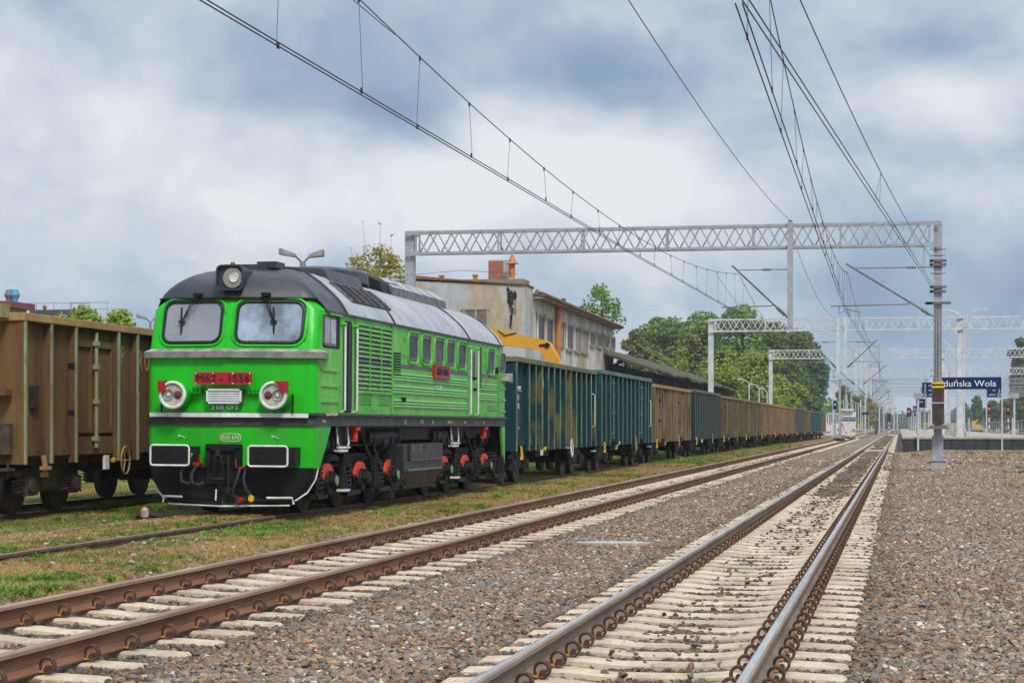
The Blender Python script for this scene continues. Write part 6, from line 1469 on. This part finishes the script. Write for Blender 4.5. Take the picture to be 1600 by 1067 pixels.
lamp2('twin headed lamp rising over the locomotive roof', 473, 60, 396, .56)
lamp2('twin headed lamp in front of the bushes at left', 235, 98, 495, .5, .07)
def lamp1(label, px, Z, topy, arm, col=None, base=-.1, name='platform_lamp', two=False):
    p = pt(px, HY, Z); h = CH + (HY - topy) * Z / F - base; a = arm * Z / F; t = thing(name, label, 'lamp', (p.x, p.y, base)); m_ = col or M_GALVW
    b = MB(); b.tube([(0, 0, 0), (0, 0, h * .93)], .1, 8, r2=.06); b.build('pole', m_, t)
    for s_ in ((-1, 1) if two else (1 if arm > 0 else -1,)):
        aa = abs(a) * s_; b = MB(); b.tube([(0, 0, h * .92), (aa * .3, 0, h * .975), (aa * .65, 0, h * .995), (aa, 0, h)], .04, 6); b.build('arm', m_, t)
        b = MB(); b.box(min(aa * .75, aa * 1.15), max(aa * .75, aa * 1.15), -.15, .15, h - .06, h + .06); b.build('lamp_head', M_GALVW, t)
    return t
lamp1('single arm white lamp over the wagons, left one of the pair', 1170.5, 196, 592, -16); lamp1('single arm white lamp over the wagons, bending far left', 1186, 205, 600, -13); lamp1('single arm white lamp over the wagons, lowest one beside the gantry post', 1198.5, 215, 607, -10)
# ---------------------------------------------------------------- island platform with signs at right
PZ = .76
def place(px, Z, z=None): p = pt(px, HY, Z); p.z = PZ if z is None else z; return p
Y0P = yat(1410.2, -.16) if False else 131.5
M_SLAB = mat('platform slabs', (.42, .36, .28), (.34, .30, .24), scale=.8, rough=.85, stretch=(1, .3, 1)); M_DARKW = mat('dark platform face', (.028, .03, .033), (.045, .046, .05), scale=1.2, rough=.6)
t = thing('station_platform', 'long island platform with dark end wall and yellow safety line', 'platform', (.17, Y0P, 0))
b = MB(); b.box(.08, 9.2, .06, 330, -.3, PZ - .13); b.build('platform_wall', M_DARKW, t)
b = MB(); b.box(-.02, 9.3, 0, 330, PZ - .12, PZ); b.build('platform_deck', M_SLAB, t)
b = MB(); b.box(.95, 1.1, .15, 330, PZ, PZ + .004); b.box(8.2, 8.35, .15, 330, PZ, PZ + .004); b.build('safety_line', mat('yellow line', (.72, .5, .05), (.6, .42, .06), scale=5, rough=.7), t)
b = MB()
for k in range(12): b.box(.08 + k * .76 - .02, .08 + k * .76 + .02, .03, .058, -.3, PZ - .13)
b.build('wall_rib', M_BLACK, t)
M_SIGN = mat('navy sign face', (.003, .018, .095), rough=.6, var=0, spec=.15); M_SIGNB = mat('sign edge', (.35, .36, .38), rough=.5)
def board(name, label, px0, px1, y0, y1, Z, legs=(), gz=-.1, thick=.08, cat='sign', txt=(), leg_r=.05, mface=None):
    a, c = pt(px0, y0, Z), pt(px1, y1, Z); t = thing(name, label, cat, (a.x, a.y, gz)); w_ = (px1 - px0) * Z / F
    rot = 0
    b = MB(); b.box(0, w_, 0, thick, c.z - gz, a.z - gz); b.build('sign_board', mface or M_SIGN, t)
    for l in legs: x = (l - px0) * Z / F; b = MB(); b.cyl((x, thick + leg_r, 0), (x, thick + leg_r, a.z - gz), leg_r, 8); b.build('sign_post', M_GALVW, t)
    for s_, px, py, size, al in txt: q = pt(px, py, Z); text(s_, size, (q.x - a.x, -.006, q.z - gz), (R(90), 0, 0), M_TEXTW, t, align=al, extrude=.003, bold=.0)
    return t
Z1 = 127.
board('station_name_sign', 'long navy station sign reading Zduńska Wola at the platform end', 1458, 1561.5, 589.5, 608.3, Z1, legs=(1461, 1562.8), txt=[('Zduńska Wola', 1464, 599, .56, 'LEFT')])
# stretch the lettering so it ends where it does on the sign
for o in bpy.data.objects:
    if o.name.startswith('lettering') and o.parent and o.parent.name.startswith('station_name_sign'):
        wid = max(v.co.x for v in o.data.vertices); tgt = (1554 - 1464) * Z1 / F; o.scale = (tgt / wid, 1.0, 1); o.location.z -= .03
Z2 = 150.
board('platform_number_sign', 'navy board with 2 2 D left of the counterweights', 1440.8, 1474, 597.5, 620.5, Z2, legs=(1473,), gz=PZ, txt=[('2', 1445.5, 603, .34, 'CENTER'), ('2', 1445.5, 610.3, .34, 'CENTER'), ('D', 1445.5, 617.3, .34, 'CENTER'), ('peron', 1451, 602, .2, 'LEFT'), ('tor', 1451, 609.5, .2, 'LEFT'), ('sektor', 1451, 616.5, .2, 'LEFT')])
board('platform_number_sign', 'navy board with 2 and D half behind the right end of the station sign', 1542.5, 1566.5, 597.5, 620.8, Z2, legs=(1541.5,), gz=PZ, txt=[('2', 1561, 610.3, .34, 'CENTER'), ('D', 1561, 617.3, .34, 'CENTER'), ('peron', 1556, 602, .2, 'RIGHT'), ('tor', 1556, 609.5, .2, 'RIGHT'), ('sektor', 1556, 616.5, .2, 'RIGHT')])
for i, (a, c, y0, y1, Z, lab) in enumerate(((1431.5, 1445.5, 623, 636.8, 200, 'nearest'), (1426.3, 1436.5, 633.8, 644, 255, 'second'), (1423, 1431, 642, 649.5, 310, 'third'), (1427, 1433, 652.5, 657, 360, 'lowest'))):
    board('platform_board', 'small navy platform board, %s of the receding row' % lab, a, c, y0, y1, Z, legs=(a + .8, c - .8), gz=PZ, txt=[('2', a + 2.2, (y0 * 2 + y1) / 3, .35, 'CENTER'), ('tor', a + 5, (y0 * 2 + y1) / 3, .3, 'LEFT'), ('D', a + 2.2, (y0 + 2 * y1) / 3, .35, 'CENTER')])
M_SB = mat('grey sign back', (.36, .38, .4), (.3, .31, .32), scale=4, rough=.5)
for px, lab in ((1434.3, 'left'), (1584.7, 'right')):
    board('speed_board', 'grey backed track board on a thin white post, %s of two at the platform end' % lab, px - 7.2, px + 7.2, 614, 622.3, 128.5, legs=(px,), mface=M_SB, leg_r=.07)
for px, lab in ((1507.5, 'beside the kilometre sign mast'), (1514, 'at the middle of the platform end wall'), (1582, 'with rust at its foot right of the station sign')):
    p = pt(px, HY, 130.2); t = thing('handrail_post', 'thin white post ' + lab, 'post', (p.x, p.y, -.1)); b = MB(); zt_ = CH + (HY - (683 if px < 1510 else 653)) * 130.2 / F + .1; b.cyl((0, 0, 0), (0, 0, zt_), .045, 8); b.build('pole', M_GALVW, t); b = MB(); b.box(-.12, .12, -.12, .12, -.05, .04); b.build('base_plate', M_CONCRETE, t)
# kilometre sign on the second gantry's platform post
Zk = 137.
t = board('kilometre_sign', 'white kilometre sign reading 42 over 0', 1496.3, 1504.2, 617, 627.3, Zk, legs=(), gz=PZ, thick=.03, mface=M_WHITE)
for s_, py in (('42', 619.9), ('0', 624.6)): q = pt(1500.4, py, Zk); text(s_, .24, (q.x - t.location.x, -.005, q.z - PZ), (R(90), 0, 0), M_TEXTD, t)
board('yellow_plate', 'small yellow plate under the kilometre sign', 1498.6, 1502.2, 628.2, 632, Zk, gz=PZ, thick=.02, mface=M_YEL)
# platform lamps and white masts
lamp1('tall twin arm platform lamp beside the kilometre sign', 1505.8, 148, 484, 31, base=PZ, two=True); lamp1('second twin arm platform lamp, left of the white mast', 1483.5, 195, 531.5, 13, base=PZ, two=True)
lamp1('far twin arm platform lamp seen past the near gantry post', 1473, 230, 560, 10, base=PZ, two=True); lamp1('twin arm platform lamp whose arms show behind the kilometre mast', 1496, 175, 509, 20, base=PZ, two=True)
for px, Z, w_ in ((1500, 139.5, .55), (1486, 160, .5), (1473, 197, .6)):
    p = place(px, Z); t = thing('mast_footing', 'pale concrete block at the foot of a platform mast, ' + {1500: 'nearest', 1486: 'middle', 1473: 'farthest'}[px], 'footing', (p.x, p.y, PZ)); b = MB(); b.prism([(-w_ * .85, 0), (w_ * .85, 0), (w_ * .6, .95), (-w_ * .6, .95)], 1, -.5, .5); b.build('block', M_CONCRETE, t, bevel=.03)
for i, (px, Z, tp) in enumerate(((1465.5, 196, 546), (1479, 262, 578), (1457, 330, 590), (1449, 400, 600))):
    p = place(px, Z); t = thing('platform_mast', 'white square mast standing on the platform, %s of the row' % ['first', 'second', 'third', 'fourth'][i], 'mast', (p.x, p.y, PZ)); h = CH + (HY - tp) * Z / F - PZ; b = MB(); b.box(-.25, .25, -.2, .2, 0, h); b.build('post', M_GALVW, t)
# shelter on the platform with yellow bars
p = place(1438, 260); t = thing('platform_shelter', 'glazed platform shelter with yellow bars', 'shelter', (p.x, p.y, PZ)); M_GL = glass('shelter glass', (.25, .3, .32), .1)
b = MB(); w_ = 20 * 260 / F
for x in (0, w_ * .33, w_ * .66, w_): b.box(x - .05, x + .05, 0, .1, 0, 2.9); b.box(x - .05, x + .05, 2, 2.1, 0, 2.9)
b.build('frame', M_WHITE, t); b = MB(); b.box(.05, w_, 2.02, 2.06, .4, 2.6); b.build('glass_wall', M_GL, t); b = MB(); b.box(-.3, w_ + .3, -.3, 2.4, 2.9, 3.05); b.build('roof', M_WHITE, t)
b = MB(); b.box(w_ * .15, w_, -.02, .0, .95, 1.12); b.box(w_ * .15, w_, -.02, .0, .55, .68); b.build('yellow_bar', M_YEL, t)
p = place(1421, 330); t = thing('equipment_cabin', 'grey box cabin on the platform under the red signal', 'cabin', (p.x, p.y, PZ)); b = MB(); b.box(0, 1.15, 0, 1, 0, 1.05); b.build('wall', mat('grey cabin', (.2, .22, .23)), t); b = MB(); b.box(-.05, 1.2, -.05, 1.05, 1.05, 1.12); b.build('roof', M_GALV, t)
p = place(1490, 262); t = thing('timetable_case', 'yellow and navy timetable case behind the counterweights', 'notice', (p.x - .9, p.y, PZ)); b = MB(); b.box(0, .35, 0, .1, 1.2, 2.4); b.build('poster', M_YEL, t); b = MB(); b.box(-.03, .38, -.02, .12, .9, 1.15); b.box(0, .05, .02, .08, 0, .9); b.build('case', M_SIGN, t)
# signals
M_SIGR = mat('lit red lamp', (1, .03, .03), emit=3.0); M_SIGBL = mat('lit blue lamp', (.02, .2, 1), emit=2.5)
def signal(label, px, Z, py, base, lit, banded=True, topy=None):
    p = pt(px, HY, Z); z = CH + (HY - py) * Z / F - base; t = thing('railway_signal', label, 'signal', (p.x, p.y, base)); sc = Z / 300
    if banded:
        b = MB(); n = 6
        for k in range(n): b.cyl((0, 0, z * .8 * k / n), (0, 0, z * .8 * (k + 1) / n), .07 * sc + .03, 8, m=k % 2)
        b.build('pole', [M_WHITE, M_RED], t)
    else: b = MB(); b.cyl((0, 0, 0), (0, 0, z - .2), .08, 8); b.build('pole', M_GALV, t)
    b = MB(); P = [(-.28, -.75), (.28, -.75), (.28, .45), (.15, .62), (-.15, .62), (-.28, .45)]; b.prism([(x * sc, z + q * sc) for x, q in P], 1, -.08, .08); b.prism([(x * sc * .6, z + q * sc * .6 - .02) for x, q in P], 1, .08, .35); hd = b.build('signal_head', M_BLACK, t)
    b = MB(); b.cyl((0, -.12, z), (0, -.085, z), .14 * sc, 12); b.build('lens', lit, hd)
signal('red lit signal left of the platform shelter', 1420, 330, 643, 0, M_SIGR, False); signal('red lit signal seen below the station sign', 1545.5, 300, 638.7, 0, M_SIGR); signal('red lit signal at the right beside the track board', 1575.3, 300, 639.7, 0, M_SIGR)
signal('blue lit shunting signal beside the fourth gantry post', 1304.7, 236, 632, -.1, M_SIGBL, False)
signal('far dark signal with banded post between the tracks', 1389, 480, 652, 0, M_BLACK)
# yellow machine in the distance
p = pt(1518, HY, 420); t = thing('excavator', 'small yellow excavator parked in the distance beyond the platform', 'excavator', (p.x, p.y, 0)); M_YM = mat('machine yellow', (.6, .36, .04))
b = MB(); b.prism([(0, .7), (2.4, .7), (2.3, 1.5), (1.5, 1.9), (.2, 1.8)], 1, 0, 2); b.build('cab_deck', M_YM, t); b = MB(); b.box(.1, .9, 0, 1, 1.8, 2.6); b.bar((.7, .5, 2.0), (1.2, .5, 2.9), .25); b.build('boom', M_YM, t); b = MB(); b.box(-.1, 2.4, -.1, .4, .0, .7); b.build('crawler_track', M_UNDER, t)
# fence beyond the platform
t = thing('mesh_fence', 'thin grey mesh fence along the far side of the platform', 'fence', (10.2, 150, 0)); b = MB()
for k in range(50): b.cyl((0, k * 5, 0), (0, k * 5, 2.0), .03, 5)
b.cyl((0, 0, 1.95), (0, 245, 1.95), .02, 4); b.cyl((0, 0, 1.2), (0, 245, 1.2), .02, 4); b.build('rails', M_GALV, t)

# ---------------------------------------------------------------- left platform and station shelter in the distance
M_GRAF = mat('white wall with red graffiti', (.62, .61, .62), (.45, .04, .06), scale=1.5, lo=.58, hi=.60, detail=2, rough=.7, var=.05)
def lp(px, Z, z=0): p = pt(px, HY, Z); p.z = z; return p
a = lp(1290.5, 330, 0); Zs = 330.; u = Zs / F
t = thing('station_shelter', 'white station shelter with graffiti and a navy Zduńska Wola sign behind the last wagons', 'shelter', tuple(a))
zz = lambda py: CH + (HY - py) * Zs / F
b = MB(); b.box(0, 24 * u, 0, 2, -.1, zz(661)); b.box(23 * u, 45.5 * u, 0, 2, -.1, zz(660)); b.build('wall', M_GRAF, t)
b = MB(); b.box(24 * u, 46 * u, .05, 2, zz(660), zz(643)); b.build('upper_wall', M_WHITE, t)
b = MB(); b.box(24 * u, 43 * u, -.6, 2.4, zz(641.5), zz(638.5)); b.build('roof', mat('pale roof', (.6, .6, .58)), t)
b = MB(); b.box(0, 24 * u, 0, 2, zz(647), zz(645.4)); b.box(0, .15, 0, .1, zz(661), zz(646)); b.box(3 * u, 4.4 * u, 0, .1, zz(661), zz(646)); b.build('canopy_frame', M_WHITE, t)
b = MB(); b.box(4.4 * u, 23 * u, .05, .1, zz(661), zz(647)); b.build('glass_wall', M_GL, t)
b = MB(); b.box(24.8 * u, 46 * u, -.1, 0.02, zz(656.8), zz(651.8)); sg_ = b.build('station_name_sign', M_SIGN, t); text('Zduńska Wola', .42, (35.5 * u, -.106, zz(654.4)), (R(90), 0, 0), M_TEXTW, sg_, bold=.004)
# left platform with its lamps
a = lp(1338, 360, 0); t = thing('side_platform', 'low side platform with pale edge beyond the kink of the second line', 'platform', (a.x - .3, a.y, 0)); b = MB(); b.prism([(0, 0), (0, 200), (-6, 200), (-6, 0)], 2, -.2, .62); b.build('platform_wall', mat('pale platform face', (.5, .49, .46), (.4, .39, .37), scale=.6), t); b = MB(); b.prism([(0.1, -.1), (.1, 200), (-6, 200), (-6, -.1)], 2, .62, .76); b.build('platform_deck', M_SLAB, t)
for i, (px, Z, tp) in enumerate(((1318.5, 330, 619), (1324.3, 350, 621), (1332.5, 372, 624), (1337, 395, 627), (1341, 420, 629), (1345, 445, 631), (1348, 470, 633))):
    lamp1('pale platform lamp beyond the station shelter, %s from the left' % ['first', 'second', 'third', 'fourth', 'fifth', 'sixth', 'seventh'][i], px, Z, tp, -4 if i else 5, base=0)
for px, Z, y0, y1, lab in ((1347, 400, 644, 648, 'small navy and yellow board on the side platform'),):
    board('platform_board', lab, px, px + 11, y0, y1, Z, legs=(px + 1, px + 10), gz=0, txt=[])
b = lp(1340, 380); t = thing('yellow_barrier', 'yellow barred barrier on the side platform', 'barrier', (b.x, b.y, .76)); q = MB(); q.box(0, 1.0, 0, .05, .9, 1.15); q.box(0, 1.0, 0, .05, .45, .65); q.build('bars', M_YEL, t); q = MB(); q.box(-.05, 0, 0, .05, 0, 1.2); q.box(1, 1.05, 0, .05, 0, 1.2); q.build('frame', M_GALV, t)
p = lp(1368.8, 395); t = thing('bollard', 'dark blue bollard beside the second line where it kinks', 'bollard', tuple(p)); q = MB(); q.tube([(0, 0, -.2), (0, 0, .75), (0, 0, .9)], .2, 10); q.build('body', mat('dark blue plastic', (.015, .03, .06)), t)
# distant red and white mast, small cabinets by the fourth gantry
p = lp(1311, 262); t = thing('relay_cabinet', 'small grey cabinet at the foot of the fifth gantry post', 'cabinet', tuple(p)); q = MB(); q.box(0, .35, 0, .3, 0, 1.2); q.build('case', M_GALV, t); q = MB(); q.box(-.03, .38, -.03, .33, 1.2, 1.26); q.build('lid', M_GALVW, t)
p = lp(1306, 205, -.1); t = thing('scrap_pile', 'low dark heap of timber and cable beside the fourth gantry footing', 'scrap heap', tuple(p)); r_ = random.Random(3)
for k in range(7): q = MB(); x = r_.uniform(-.3, 1.2); q.tube([(x, 0, .08 + .05 * k), (x + r_.uniform(.2, .8), .3, .12 + .04 * k)], .09, 6); q.build('timber', M_UNDER, t)
# pale cable duct lids on the ballast
for i, (px, py, w_) in enumerate(((957, 852, 1.05), (1330, 697, 1.2), (1278, 721, 1.0))):
    Z = (CH + .2) * F / (py - HY); p = pt(px, py, Z); t = thing('duct_lid', 'pale concrete lid lying on the ballast, %s one' % ['nearest', 'farthest', 'middle'][i], 'lid', (p.x, p.y, -.185), rz=R(11)); q = MB(); q.prism([(w_ / 2 * math.cos(a) , .22 * math.sin(a)) for a in [k * math.pi / 8 for k in range(16)]], 2, 0, .035); q.build('slab', mat('pale lid %d' % i, (.5, .49, .44), (.4, .38, .34), scale=6, rough=.9), t)
# ---------------------------------------------------------------- air
m = bpy.data.materials.new('haze'); m.use_nodes = True; N = m.node_tree.nodes; L = m.node_tree.links
for n in list(N):
    if n.type == 'BSDF_PRINCIPLED': N.remove(n)
pv = N.new('ShaderNodeVolumePrincipled'); pv.inputs['Color'].default_value = (.86, .93, 1, 1); pv.inputs['Density'].default_value = .00022
L.new(pv.outputs[0], N['Material Output'].inputs['Volume'])
b = MB(); b.box(-3100, 3100, -400, 5100, -1.6, 34); hz = b.build('haze', m); tag(hz, 'thin blue haze that fades the far end of the line', kind='stuff')
